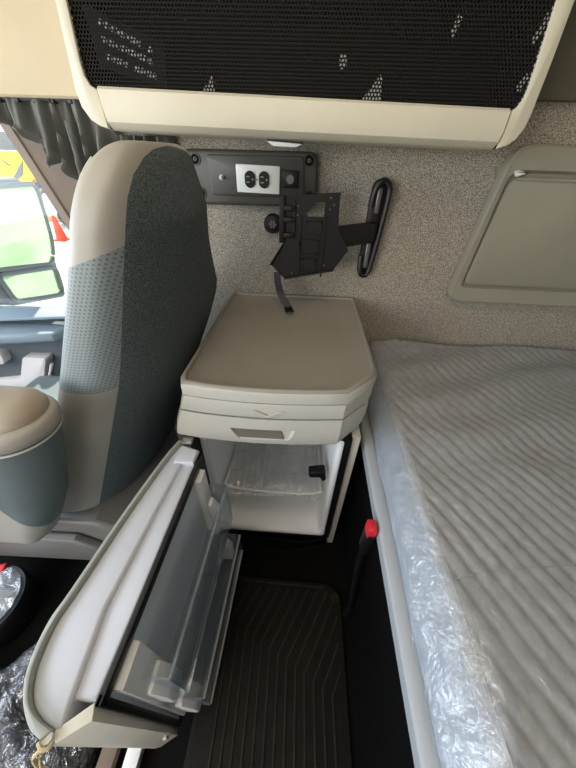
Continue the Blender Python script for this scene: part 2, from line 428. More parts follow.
# printed card behind the net
cd = thing('printed_card', (-0.35, 0.824, 1.28), 'dark printed card with three slanting rows of white lettering behind the net', 'card')
bm = prism(BM(), [(-0.425, 0.8125, 1.355), (-0.285, 0.8125, 1.308), (-0.292, 0.8125, 1.248), (-0.42, 0.8125, 1.275)], (0, 0.002, 0)); finish('card_sheet', bm, M['cardboard'], cd)
bm = BM()
rows = [((-0.402, 1.334), (-0.306, 1.297)), ((-0.403, 1.312), (-0.310, 1.283)), ((-0.402, 1.290), (-0.310, 1.264))]
for (x0, z0), (x1, z1) in rows:
    dx, dz = x1-x0, z1-z0; L0 = math.hypot(dx, dz); ux, uz = dx/L0, dz/L0
    s = 0.0
    while s < L0-0.004:
        w = random.uniform(0.006, 0.010)
        if random.random() < 0.86:
            hh = 0.0042
            q = [(x0+ux*s+uz*hh, z0+uz*s-ux*hh), (x0+ux*(s+w)+uz*hh, z0+uz*(s+w)-ux*hh), (x0+ux*(s+w)-uz*hh, z0+uz*(s+w)+ux*hh), (x0+ux*s-uz*hh, z0+uz*s+ux*hh)]
            prism(bm, xz(q, 0.8116), (0, 0.001, 0))
        s += w + 0.0028
finish('white_lettering', bm, M['print'], cd)
scrap_shapes = [  # small flat white shapes just behind the net
 ([(0.097, 1.238), (0.137, 1.238), (0.131, 1.278)], 'white triangular scrap standing at the bottom of the net, right of middle'),
 ([(0.046, 1.300), (0.060, 1.302), (0.062, 1.284), (0.050, 1.280)], 'small white oval scrap behind the net, above the right-of-middle triangle'),
 ([(0.240, 1.330), (0.247, 1.350), (0.256, 1.347), (0.246, 1.322)], 'thin white sliver high behind the net, near the right third'),
 ([(0.386, 1.322), (0.397, 1.355), (0.404, 1.345), (0.393, 1.318)], 'tall narrow white scrap behind the net, high beside the right end frame'),
 ([(0.389, 1.262), (0.397, 1.284), (0.406, 1.278), (0.399, 1.255)], 'small white scrap behind the net, low at the right bottom corner'),
 ([(-0.226, 1.243), (-0.196, 1.243), (-0.199, 1.268), (-0.208, 1.258)], 'small notched white scrap at the bottom of the net, right of the printed card'),
]
for i, (q, lab) in enumerate(scrap_shapes):
    c = (sum(p[0] for p in q)/len(q), 0.83, sum(p[1] for p in q)/len(q))
    bm = prism(BM(), xz(q, 0.8118), (0, 0.001, 0))
    o = finish('white_scrap', bm, M['piece'], None, origin=c); tag(o, lab, 'piece', 'white scraps behind the net')

# ------------------------------------------------------------------ power panel
pw = thing('power_panel', (-0.15, 0.955, 1.035), 'long charcoal power panel with white double outlet bolted under the locker', 'power panel')
bm = prism(BM(), xz(rounded([(-0.325, 1.156), (0.022, 1.158), (0.028, 1.038), (-0.318, 1.034)], 0.02), 0.932), (0, 0.027, 0), 0.008, 3); finish('panel_plate', bm, M['black_panel'], pw)
bm = prism(BM(), xz(rounded([(-0.262, 1.146), (-0.012, 1.148), (-0.006, 1.060), (-0.258, 1.058)], 0.010), 0.926), (0, 0.012, 0), 0.004, 2); finish('raised_field', bm, M['black_panel'], pw)
for (x, z) in ((-0.292, 1.135), (-0.287, 1.062), (0.002, 1.140), (0.008, 1.062)):
    bm = lathe(BM(), (x, 0.9325, z), (0, -1, 0), [(0.0135, 0), (0.0135, 0.003), (0.010, 0.003), (0.009, 0.0005), (0.0001, 0.0005)], 20); s = finish('screw_cup', bm, M['black'], pw)
    bm = lathe(BM(), (x, 0.932, z), (0, -1, 0), [(0.006, 0), (0.006, 0.0022), (0.004, 0.003), (0.0001, 0.003)], 12); finish('screw_head', bm, M['cab_dark'], s)
bm = lathe(BM(), (-0.226, 0.926, 1.099), (0, -1, 0), [(0.006, 0), (0.006, 0.003), (0.004, 0.004), (0.004, 0.012), (0.003, 0.014)], 14); o = finish('toggle_knob', bm, M['white'], pw); o['label'] = 'small white knob'
bm = prism(BM(), xz(rounded([(-0.186, 1.1285), (-0.072, 1.1265), (-0.073, 1.066), (-0.186, 1.068)], 0.003), 0.919), (0, 0.008, 0), 0.002, 2); ot = finish('outlet_plate', bm, M['outlet'], pw); ot['label'] = 'white outlet plate'
for cx in (-0.150, -0.113):
    bm = BM()
    q = [(cx+0.0155*math.cos(a)*(1 if abs(math.cos(a)) < 0.86 else 0.86/abs(math.cos(a))), 1.097+0.0185*math.sin(a)) for a in [2*PI*k/28 for k in range(28)]]
    prism(bm, xz(q, 0.9165), (0, 0.004, 0)); rc = finish('receptacle', bm, M['black'], ot)
    bm = BM()
    for dx, dz in ((-0.005, 0.006), (-0.005, -0.006)): box(bm, (cx+dx-0.004, 0.9158, 1.097+dz-0.0015), (cx+dx+0.004, 0.9168, 1.097+dz+0.0015))
    lathe(bm, (cx+0.007, 0.9168, 1.097), (0, -1, 0), [(0.0025, 0), (0.0025, 0.001)], 10)
    # brass contact glints inside each receptacle
    finish('contact_slot', bm, M['rim'], ot)
bm = lathe(BM(), (-0.1315, 0.919, 1.097), (0, -1, 0), [(0.0025, 0), (0.0025, 0.001), (0.0001, 0.0015)], 10); finish('plate_screw', bm, M['steel'], ot)
bm = box(BM(), (-0.066, 0.917, 1.082), (-0.024, 0.93, 1.119), 0.003); us = finish('socket_cover', bm, M['black'], pw)
bm = lathe(BM(), (-0.045, 0.917, 1.100), (0, -1, 0), [(0.010, 0), (0.010, 0.0015), (0.008, 0.0015), (0.008, 0.0003), (0.0001, 0.0003)], 20)
box(bm, (-0.0462, 0.9152, 1.0965), (-0.0438, 0.9165, 1.1035)); finish('power_emblem', bm, M['grey_metal'], us)
# round knob on the wall
kn = thing('wall_knob', (-0.094, 0.958, 0.99), 'round black star-headed knob on the wall just below the power panel', 'knob')
bm = lathe(BM(), (-0.094, 0.96, 0.991), (0, -1, 0), [(0.026, 0), (0.026, 0.012), (0.022, 0.02), (0.012, 0.022), (0.010, 0.016), (0.0001, 0.016)], 28); finish('knob_body', bm, M['black'], kn)
bm = BM()
for k in range(3):
    box(bm, (-0.011, -0.003, -0.0025), (0.011, 0.003, 0.0025), mtx=Matrix.Translation((-0.094, 0.942, 0.991)) @ Matrix.Rotation(k*PI/3, 4, 'Y'))
finish('star_recess', bm, M['grey_metal'], kn)

# ------------------------------------------------------------------ screen mount
mt = thing('screen_mount', (0.19, 0.955, 0.86), 'black folding screen bracket with empty slotted plate on the wall above the worktop', 'screen mount')
def pill(cx, z0, z1, r, n=10, dx=0.0):
    q = []
    for k in range(n+1):
        a = PI*k/n; q.append((cx+dx+r*math.cos(a), z1-r+r*math.sin(a)))
    for k in range(n+1):
        a = PI+PI*k/n; q.append((cx+r*math.cos(a), z0+r+r*math.sin(a)))
    return q
bm = prism(BM(), xz(pill(0.193, 0.862, 1.108, 0.022, dx=0.004), 0.935), (0, 0.024, 0), 0.004); rl = finish('wall_rail', bm, M['black'], mt)
for lo, hi in (((0.187, 0.926, 1.03), (0.199, 0.936, 1.088)), ((0.183, 0.926, 0.885), (0.196, 0.936, 0.955))):
    bm = box(BM(), lo, hi, 0.003); o = finish('grey_channel', bm, M['grey_metal'], rl); o['label'] = 'grey metal channel'
bm = BM()
tube(bm, smoothpts([(0.176, 0.93, 1.045), (0.178, 0.928, 1.075), (0.185, 0.926, 1.096), (0.198, 0.926, 1.104), (0.212, 0.926, 1.095), (0.217, 0.926, 1.07), (0.212, 0.926, 0.98), (0.205, 0.926, 0.90), (0.198, 0.926, 0.868), (0.182, 0.926, 0.866), (0.174, 0.926, 0.885), (0.172, 0.93, 0.92)], 6), 0.008, 8)
finish('rail_rim', bm, M['black'], rl)
bm = prism(BM(), [(0.07, 0.862, 1.004), (0.182, 0.905, 1.012), (0.186, 0.905, 0.960), (0.10, 0.862, 0.952)], (0, 0.010, 0), 0.002)
box(bm, (0.172, 0.905, 0.965), (0.198, 0.94, 1.008), 0.004)
finish('swing_arm', bm, M['black_metal'], mt)
# slotted plate: built of bars round real openings
yp = 0.848
bm = BM()
outer = [(-0.056, 1.070), (0.083, 1.082), (0.084, 1.04), (0.087, 1.003), (0.107, 0.969), (0.121, 0.952), (0.087, 0.899), (-0.051, 0.869), (-0.092, 0.908), (-0.057, 0.962)]
def ngon(pts): return bm.faces.new([bm.verts.new(p) for p in xz(pts, yp)])
# frame split into convex pieces around the cut-out
T = [[(-0.056, 1.070), (0.083, 1.082), (0.083, 1.061), (-0.056, 1.0585)],
     [(0.048, 1.061), (0.083, 1.061), (0.087, 1.003), (0.047, 1.028)],
     [(-0.056, 1.0585), (0.010, 1.0595), (0.010, 1.044), (0.003, 1.027), (-0.057, 1.027)],
     [(0.010, 1.0595), (0.027, 1.060), (0.010, 1.044)],
     [(-0.057, 1.027), (0.047, 1.028), (0.087, 1.003), (0.107, 0.969), (0.121, 0.952), (0.087, 0.899), (-0.051, 0.869), (-0.092, 0.908), (-0.057, 0.962)]]
for q in T: prism(bm, xz(q, yp), (0, 0.004, 0))
# stiffening ribs and edges
for x, z, w, hgt in ((-0.012, 0.995, 0.004, 0.07), (0.052, 0.955, 0.004, 0.15), (-0.012, 0.93, 0.004, 0.08)):
    box(bm, (x-w/2, yp-0.008, z-hgt/2), (x+w/2, yp, z+hgt/2))
prism(bm, [(-0.051, yp-0.006, 0.872), (0.087, yp-0.006, 0.902), (0.088, yp-0.006, 0.897), (-0.052, yp-0.006, 0.867)], (0, 0.008, 0))
prism(bm, [(-0.092, yp-0.012, 0.908), (-0.057, yp-0.004, 0.962), (-0.052, yp, 0.958), (-0.086, yp-0.006, 0.905)], (0, 0.010, 0))
pl = finish('mounting_plate', bm, M['black_metal'], mt, smooth=False)
for (x0, z0, x1, z1) in ((0.003, 0.984, 0.044, 1.018), (-0.004, 0.936, 0.040, 0.974), (-0.004, 0.893, 0.038, 0.926)):
    bm = BM()
    for lo, hi in (((x0, yp-0.005, z0), (x0+0.004, yp+0.001, z1)), ((x1-0.004, yp-0.005, z0), (x1, yp+0.001, z1)), ((x0, yp-0.005, z1-0.004), (x1, yp+0.001, z1)), ((x0, yp-0.005, z0), (x1, yp+0.001, z0+0.004)), ((x0, yp-0.0015, z0), (x1, yp+0.001, z1))): box(bm, lo, hi)
    finish('plate_slot', bm, M['black'], pl, smooth=False)
for (x, z) in ((0.06, 1.07), (0.06, 1.045), (0.07, 1.055), (-0.02, 1.05), (-0.02, 1.03), (0.005, 1.035), (0.06, 0.91), (-0.03, 0.885)):
    bm = lathe(BM(), (x, yp, z), (0, -1, 0), [(0.0022, 0), (0.0022, 0.001), (0.0001, 0.0015)], 8); finish('rivet', bm, M['grey_metal'], pl)
bm = BM()
box(bm, (-0.066, yp-0.012, 0.965), (-0.052, yp+0.006, 1.072), 0.002)
for z in (1.045, 1.02, 0.985): box(bm, (-0.056, yp-0.016, z-0.006), (-0.028, yp-0.004, z+0.006), 0.002)
box(bm, (-0.032, yp-0.010, 0.975), (-0.026, yp, 1.06))
finish('tilt_hinge', bm, M['black_metal'], mt)
bm = BM()
P = smoothpts([(-0.072, 0.846, 0.886), (-0.068, 0.842, 0.855), (-0.058, 0.838, 0.822), (-0.038, 0.825, 0.7935), (-0.030, 0.80, 0.7865)], 6)
for i in range(len(P)-1):
    a, b = P[i], P[i+1]; w = lerp(0.009, 0.013, i/len(P))
    vs = [bm.verts.new(a+Vector((-w, -0.002, 0))), bm.verts.new(a+Vector((w, -0.002, 0.002))), bm.verts.new(b+Vector((w, -0.002, 0.002))), bm.verts.new(b+Vector((-w, -0.002, 0)))]
    bm.faces.new(vs)
bmesh.ops.remove_doubles(bm, verts=bm.verts, dist=0.0006)
bmesh.ops.solidify(bm, geom=bm.faces[:], thickness=0.003)
finish('strap', bm, M['black'], mt)

# ------------------------------------------------------------------ side tray panel over the bed
sp = thing('storage_hatch', (0.8, 0.955, 0.79), 'large grey-green storage hatch with recessed lid on the wall above the mattress', 'hatch')
fo = rounded([(0.496, 1.187), (1.045, 1.183), (1.045, 0.792), (0.467, 0.792)], [0.05, 0.01, 0.01, 0.045], 8)
fi = rounded([(0.506, 1.137), (1.02, 1.135), (1.02, 0.838), (0.494, 0.838)], [0.035, 0.01, 0.01, 0.02], 8)
fi2 = rounded([(0.512, 1.130), (1.014, 1.128), (1.014, 0.844), (0.500, 0.844)], [0.032, 0.01, 0.01, 0.018], 8)
bm = BM()
ra = [bm.verts.new(p) for p in xz(fo, 0.958)]; rb = [bm.verts.new(p) for p in xz(fo, 0.934)]
fo2 = [(0.76+(x-0.76)*0.985, 0.99+(z-0.99)*0.975) for x, z in fo]
rb2 = [bm.verts.new(p) for p in xz(fo2, 0.927)]
rc = [bm.verts.new(p) for p in xz(fi, 0.929)]; rd = [bm.verts.new(p) for p in xz(fi2, 0.945)]
n = len(fo)
for A, B in ((ra, rb), (rb, rb2), (rb2, rc), (rc, rd)):
    for i in range(n): bm.faces.new((A[i], A[(i+1) % n], B[(i+1) % n], B[i]))
bm.faces.new(rd)
finish('hatch_frame', bm, M['grey_panel'], sp)
ld = rounded([(0.517, 1.122), (1.012, 1.120), (1.012, 0.850), (0.505, 0.850)], [0.03, 0.01, 0.01, 0.016], 8)
bm = prism(BM(), xz(ld, 0.934), (0, 0.014, 0), 0.004, 2)
tube(bm, [(0.53, 0.934, 1.118), (1.01, 0.934, 1.117)], 0.004)
lid = finish('hatch_lid', bm, M['grey_panel'], sp)
bm = prism(BM(), xz(rounded([(0.513, 1.133), (0.522, 1.136), (0.548, 1.131), (0.522, 1.122)], 0.003), 0.922), (0, 0.012, 0), 0.002); o = finish('highlight_tab', bm, M['white'], lid); o['label'] = 'finger tab with its highlight in white'  # tab coloured white to carry a bright highlight

# ------------------------------------------------------------------ cabinet
cb = thing('cabinet', (-0.03, 0.70, 0.0), 'grey-beige bedside cabinet with rimmed worktop and wide drawer, between seat and bed', 'cabinet')
def plan(inset=0.0, front=0.0, left=0.0):
    """plan of the worktop: bowed front, chamfered right front corner"""
    L_, R_, F_, B_ = -0.243+inset-left, 0.182-inset, 0.446+inset+front, 0.957-inset*0.6
    pts = [(L_+left*0.6+0.008, B_)]
    pts += [(L_-0.002, F_+0.03), (L_+0.006, F_+0.008)]
    for k in range(1, 9):
        t = k/9; x = lerp(L_+0.02, 0.095, t); pts.append((x, F_+0.004-0.010*math.sin(PI*t)))
    pts += [(0.107-inset*0.4, F_+0.006), (0.165-inset, F_+0.062), (R_-0.003, F_+0.085)]
    pts += [(R_, B_)]
    return pts
def flare(z): return max(0.0, (0.748-z)*0.36)
def slab(bm, z0, z1, i0, i1, bev=0.0, f0=0.0, f1=0.0):
    a = [bm.verts.new(p) for p in xy(plan(i0, f0, flare(z0)), z0)]; b = [bm.verts.new(p) for p in xy(plan(i1, f1, flare(z1)), z1)]
    n = len(a); bot = bm.faces.new(a[::-1]); top = bm.faces.new(b)
    for i in range(n): bm.faces.new((a[i], a[(i+1) % n], b[(i+1) % n], b[i]))
    if bev:
        bmesh.ops.recalc_face_normals(bm, faces=bm.faces)
        bmesh.ops.bevel(bm, geom=list(top.edges)+list(bot.edges), offset=bev, segments=3, profile=0.5, affect='EDGES')
    return bm
# worktop with raised rim
bm = BM()
levels = [(0.000, 0.748), (0.000, 0.768), (0.001, 0.775), (0.0035, 0.7795), (0.007, 0.7812), (0.0105, 0.7800), (0.0125, 0.7735), (0.018, 0.7725)]
rings = [[bm.verts.new(p) for p in xy(plan(i), z)] for i, z in levels]
n = len(rings[0])
for A, B in zip(rings, rings[1:]):
    for i in range(n): bm.faces.new((A[i], A[(i+1) % n], B[(i+1) % n], B[i]))
bm.faces.new(rings[0][::-1]); bm.faces.new(rings[-1])
bmesh.ops.recalc_face_normals(bm, faces=bm.faces)
for f in bm.faces:
    if f.calc_center_median().z > 0.7722: f.material_index = 1
finish('worktop', bm, [M['cab'], M['cab_top']], cb, ang=0.9)
slab(bm := BM(), 0.744, 0.749, 0.008, 0.008); finish('shadow_gap', bm, M['cab_dark'], cb)
slab(bm := BM(), 0.702, 0.744, 0.002, 0.001, 0.0025); pt = finish('pullout_table', bm, M['cab'], cb, ang=0.5)
# embossed chevron on the table's front edge
bm = BM()
yv = 0.4375
for q in ([(-0.087, 0.7265), (-0.081, 0.7265), (-0.056, 0.7135), (-0.056, 0.7085)], [(-0.025, 0.7265), (-0.031, 0.7265), (-0.056, 0.7135), (-0.056, 0.7085)]):
    prism(bm, xz(q, yv-0.0002), (0, 0.003, 0))
finish('chevron_emblem', bm, M['cab'], pt)
slab(bm := BM(), 0.696, 0.703, 0.010, 0.010); finish('shadow_gap', bm, M['cab_dark'], cb)
# drawer: flares in towards its bottom edge, with a trapezoid pull recess
bm = BM()
zs = [(0.697, 0.003, 0), (0.68, 0.002, 0), (0.65, 0.002, 0.0), (0.62, 0.005, 0.001), (0.610, 0.008, 0.002), (0.604, 0.014, 0.004)]
rings = [[bm.verts.new(p) for p in xy(plan(i, f, flare(z)), z)] for z, i, f in zs]
n = len(rings[0])
for A, B in zip(rings, rings[1:]):
    for i in range(n): bm.faces.new((A[i], A[(i+1) % n], B[(i+1) % n], B[i]))
bm.faces.new(rings[0]); bm.faces.new(rings[-1][::-1])
dr = finish('drawer', bm, M['cab'], cb, ang=0.5)
bm = BM()
fy = 0.4365
ro = [(-0.150, 0.668), (0.034, 0.669), (0.000, 0.622), (-0.130, 0.621)]; ri = [(-0.140, 0.664), (-0.004, 0.665), (-0.012, 0.632), (-0.124, 0.631)]
A = [bm.verts.new(p) for p in xz(ro, fy-0.001)]; B = [bm.verts.new(p) for p in xz(ri, fy-0.0015)]
C_ = [bm.verts.new((p[0], fy-0.0013+0.0006, p[1])) for p in ri]
for i in range(4):
    bm.faces.new((A[i], A[(i+1) % 4], B[(i+1) % 4], B[i])); bm.faces.new((B[i], B[(i+1) % 4], C_[(i+1) % 4], C_[i]))
bm.faces.new(C_)
RECESS = (bm, ro, ri)
bm.free()
# body below the drawer: left side board, right side board, back
bm = box(BM(), (0.150, 0.500, 0.0), (0.172, 0.955, 0.597), 0.002); finish('side_board', bm, M['cab_side'], cb)
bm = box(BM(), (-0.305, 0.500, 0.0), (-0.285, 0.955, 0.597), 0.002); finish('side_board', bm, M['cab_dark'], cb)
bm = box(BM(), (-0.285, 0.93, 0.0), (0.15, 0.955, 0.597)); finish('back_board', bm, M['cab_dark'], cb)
bm = box(BM(), (-0.285, 0.52, 0.0), (0.15, 0.54, 0.055)); finish('plinth', bm, M['black'], cb)

# ------------------------------------------------------------------ refrigerator
fr = thing('refrigerator', (-0.055, 0.65, 0.055), 'open white-lined refrigerator under the cabinet drawer, its curved door swung out to the left', 'refrigerator')
bm = BM()   # carcass
box(bm, (-0.283, 0.49, 0.06), (-0.236, 0.90, 0.596)); box(bm, (0.127, 0.49, 0.06), (0.149, 0.90, 0.596)); box(bm, (-0.236, 0.49, 0.06), (0.127, 0.90, 0.088)); box(bm, (-0.236, 0.88, 0.06), (0.127, 0.90, 0.596))
finish('carcass', bm, M['black'], fr)
# liner: five-sided box with rounded front lip
def ring_rect(x0, x1, z0, z1, y, r=0.02, n=5): return [Vector(p) for p in xz(rounded([(x0, z0), (x1, z0), (x1, z1), (x0, z1)], r, n), y)]
bm = BM()
lv = [ring_rect(-0.240, 0.130, 0.084, 0.594, 0.488, 0.012), ring_rect(-0.236, 0.126, 0.088, 0.592, 0.484, 0.012), ring_rect(-0.226, 0.118, 0.098, 0.586, 0.486, 0.02), ring_rect(-0.220, 0.112, 0.104, 0.584, 0.50, 0.02), ring_rect(-0.205, 0.100, 0.115, 0.575, 0.84, 0.03), ring_rect(-0.195, 0.09, 0.125, 0.565, 0.85, 0.03)]
R_ = [[bm.verts.new(p) for p in q] for q in lv]
for A, B in zip(R_, R_[1:]):
    for i in range(len(A)): bm.faces.new((A[i], A[(i+1) % len(A)], B[(i+1) % len(A)], B[i]))
bm.faces.new(R_[-1])
finish('liner', bm, M['liner'], fr, ang=1.0)
# wire shelf
bm = BM()
zsf = 0.315
rim_ = smoothpts([(-0.195, 0.83, zsf), (-0.205, 0.56, zsf), (-0.195, 0.515, zsf), (-0.05, 0.505, zsf), (0.085, 0.512, zsf), (0.096, 0.55, zsf), (0.092, 0.83, zsf)], 6)
tube(bm, rim_, 0.004, 6)
for k in range(15):
    x = lerp(-0.188, 0.080, k/14); tube(bm, [(x, 0.512, zsf), (x, 0.83, zsf)], 0.0017, 5)
for y in (0.58, 0.66, 0.74, 0.81): tube(bm, [(-0.2, y, zsf-0.003), (0.09, y, zsf-0.003)], 0.0022, 5)
sh = finish('wire_shelf', bm, M['white'], fr)
bm = BM()
def bagf(u, v):
    x = lerp(-0.20, 0.092, u); y = lerp(0.503, 0.82, v)
    z = zsf + 0.010 + 0.016*noise.noise(Vector((x*16, y*14, 0.5))) + 0.010*noise.noise(Vector((x*45, y*38, 4))) + 0.05*max(0, v-0.7)
    z -= 0.03*clamp((0.06-v)/0.06)
    return (x, y, z)
grid(bm, bagf, 44, 44); bmesh.ops.solidify(bm, geom=bm.faces[:], thickness=0.0006); o = finish('shelf_film', bm, M['bag'], sh, ang=3); o['label'] = 'crumpled clear protective film'
# thermostat knob hanging at the right wall of the liner
bm = prism(BM(), xz(rounded([(0.050, 0.428), (0.098, 0.440), (0.105, 0.400), (0.094, 0.393), (0.085, 0.412), (0.055, 0.408)], 0.006), 0.50), (0, 0.03, 0), 0.004); o = finish('door_latch', bm, M['black'], fr); o['label'] = 'black plastic latch'

# ---- door, swung open
dplan_out = [(-0.276, 0.452), (-0.292, 0.40), (-0.318, 0.27), (-0.338, 0.14), (-0.345, 0.10), (-0.340, 0.055), (-0.325, 0.025), (-0.300, 0.002), (-0.278, -0.008)]
zt, zb = 0.595, 0.075
def off(pts, d):
    out = []
    for i, p in enumerate(pts):
        a = Vector(pts[max(i-1, 0)]); b = Vector(pts[min(i+1, len(pts)-1)]); t = (b-a).normalized()
        out.append((p[0]+t.y*d*-1, p[1]+t.x*d))
    return out
ins = [(x+0.007, y) for x, y in dplan_out]; ins[-1] = (-0.270, 0.0); ins[-2] = (-0.296, 0.009)
dsm_o = [(p.x, p.y) for p in smoothpts([(x, y, 0) for x, y in dplan_out], 5)]; dsm_i = [(p.x, p.y) for p in smoothpts([(x, y, 0) for x, y in ins], 5)]
bm = prism(BM(), xy(dsm_o + dsm_i[::-1], zb), (0, 0, zt+0.006-zb), 0.0015)
dd = finish('door', bm, M['door_shell'], fr); dd['label'] = 'curved grey door shell with white moulded lining'
# lining: two stepped lobes and the straight end
lob = dsm_i + [(-0.262, 0.000), (-0.266, 0.02), (-0.276, 0.12), (-0.263, 0.27), (-0.250, 0.395), (-0.262, 0.42)]
bm = prism(BM(), xy(lob, zb+0.006), (0, 0, zt-0.004-zb-0.006), 0.006, 3); finish('outer_lining', bm, M['door_white'], dd, ang=0.9)
inn = [(-0.264, 0.405), (-0.222, 0.405), (-0.2365, 0.026), (-0.272, 0.026), (-0.281, 0.12), (-0.272, 0.27)]
bm = prism(BM(), xy(inn, zb+0.006), (0, 0, zt-0.012-zb-0.006), 0.007, 3); finish('inner_lining', bm, M['door_white'], dd, ang=0.9)
bm = prism(BM(), xy([(-0.268, 0.445), (-0.222, 0.432), (-0.224, 0.395), (-0.27, 0.392)], zb+0.006), (0, 0, zt-0.006-zb), 0.006, 3); finish('hinge_block', bm, M['door_white'], dd)
bm = BM()
prism(bm, xy([(-0.272, 0.0), (-0.236, 0.026), (-0.230, 0.010), (-0.264, -0.010)], zb), (0, 0, zt-0.006-zb), 0.002)
tube(bm, [(-0.2735, -0.006, zb), (-0.2735, -0.006, zt)], 0.006, 8)
finish('door_end', bm, M['door_beige'], dd)
bm = prism(BM(), [(-0.242, 0.006, 0.14), (-0.236, 0.0085, 0.14), (-0.236, 0.0085, 0.165), (-0.242, 0.006, 0.165)], (0.002, -0.006, 0)); finish('end_clip', bm, M['door_beige'], dd)
bm = BM()   # gasket frame on the inner face
x0, x1 = -0.237, -0.222
def gx(y): return lerp(-0.2365, -0.222, (y-0.026)/0.38)
def gbar(y0, y1, z0, z1, w=0.010):
    prism(bm, [(gx(y0)-0.001, y0, z0), (gx(y1)-0.001, y1, z0), (gx(y1)-0.001, y1, z1), (gx(y0)-0.001, y0, z1)], (w, 0, 0), 0.003)
gbar(0.022, 0.430, zt-0.030, zt-0.008); gbar(0.022, 0.430, zb+0.002, zb+0.03); gbar(0.022, 0.033, zb+0.002, zt-0.008); gbar(0.408, 0.430, zb+0.002, zt-0.008)
finish('gasket', bm, M['gasket'], dd)
bm = prism(BM(), [(gx(0.033)+0.001, 0.033, zb+0.03), (gx(0.408)+0.001, 0.408, zb+0.03), (gx(0.408)+0.001, 0.408, zt-0.03), (gx(0.033)+0.001, 0.033, zt-0.03)], (0.004, 0, 0)); finish('inner_panel', bm, M['bin'] if False else mat('grey white inner door', (196, 203, 209), 0.4, var=0.03), dd)
# moulded end cheeks that hold the bins
for y0, y1 in ((0.045, 0.088), (0.372, 0.398)):
    bm = BM()
    for z0, z1, w in ((0.115, 0.235, 0.055), (0.33, 0.45, 0.045)):
        xx = gx(y0)
        prism(bm, [(xx, y0, z0), (xx+w, y0, z0+0.01), (xx+w, y0, z1-0.04), (xx+w*0.6, y0, z1), (xx, y0, z1)], (0, y1-y0, 0), 0.005, 2)
    prism(bm, [(gx(y0), y0-0.006, 0.11), (gx(y0)+0.02, y0-0.006, 0.11), (gx(y0)+0.02, y0-0.006, 0.56), (gx(y0), y0-0.006, 0.56)], (0, y1-y0+0.012, 0), 0.004)
    finish('bin_cheek', bm, M['liner'], dd)
for z0, z1, w in ((0.335, 0.50, 0.064), (0.11, 0.235, 0.076)):
    bm = BM()
    ya, yb = 0.060, 0.402
    prism(bm, [(gx(ya)+w-0.003, ya, z0), (gx(yb)+w-0.003, yb, z0), (gx(yb)+w-0.003, yb, z1), (gx(ya)+w-0.003, ya, z1)], (0.003, 0, 0), 0.001)
    prism(bm, [(gx(ya)+0.004, ya, z0), (gx(yb)+0.004, yb, z0), (gx(yb)+w, yb, z0), (gx(ya)+w, ya, z0)], (0, 0, 0.003))
    for y in (ya, yb): prism(bm, [(gx(y)+0.004, y-0.0015, z0), (gx(y)+w, y-0.0015, z0), (gx(y)+w, y-0.0015, z1), (gx(y)+0.02, y-0.0015, z1), (gx(y)+0.004, y-0.0015, z1-0.04)], (0, 0.003, 0))
    tube(bm, [(gx(ya)+w, ya, z1), (gx(yb)+w, yb, z1)], 0.004, 8)
    finish('door_bin', bm, M['bin'], dd)
bm = BM()
tube(bm, [(gx(0.06)+0.077, 0.06, 0.236), (gx(0.40)+0.077, 0.40, 0.236)], 0.0035, 8)
tube(bm, [(gx(0.06)+0.077, 0.06, 0.13), (gx(0.40)+0.077, 0.40, 0.13)], 0.0035, 8)
finish('bin_rail', bm, M['steel'], dd)
bm = BM(); box(bm, (-0.272, 0.446, 0.590), (-0.244, 0.468, 0.600), 0.003); tube(bm, [(-0.258, 0.455, 0.56), (-0.258, 0.455, 0.602)], 0.005)
finish('top_hinge', bm, M['steel'], fr)
# twine tied to the door's free corner
bm = BM()
tube(bm, smoothpts([(-0.2735, -0.0135, 0.595), (-0.283, -0.022, 0.585), (-0.297, -0.033, 0.52), (-0.312, -0.05, 0.43), (-0.320, -0.058, 0.36)], 6), 0.0022, 6)
tube(bm, smoothpts([(-0.2735, -0.0135, 0.595), (-0.288, -0.027, 0.55), (-0.301, -0.036, 0.48), (-0.308, -0.05, 0.40), (-0.302, -0.06, 0.34)], 6), 0.0022, 6)
tube(bm, smoothpts([(-0.281, -0.010, 0.595), (-0.2735, -0.0145, 0.596), (-0.266, -0.013, 0.595), (-0.266, -0.009, 0.593)], 6), 0.0022, 6)
o = finish('twine_tie', bm, M['twine'], None, origin=(-0.2735, -0.017, 0.595)); tag(o, 'tan twine dangling from the free corner of the open fridge door', 'twine')
# cables along the cabinet foot
bm = BM()
tube(bm, smoothpts([(-0.20, 0.47, 0.012), (-0.10, 0.455, 0.011), (0.02, 0.46, 0.010), (0.10, 0.475, 0.010), (0.145, 0.49, 0.010)], 8), 0.006, 8)
tube(bm, smoothpts([(-0.20, 0.485, 0.020), (-0.08, 0.495, 0.012), (0.05, 0.49, 0.012), (0.13, 0.498, 0.03)], 8), 0.005, 8)
o = finish('cable', bm, M['cable'], None, origin=(-0.03, 0.47, 0.0)); tag(o, 'black cable lying on the floor along the foot of the refrigerator', 'cable')

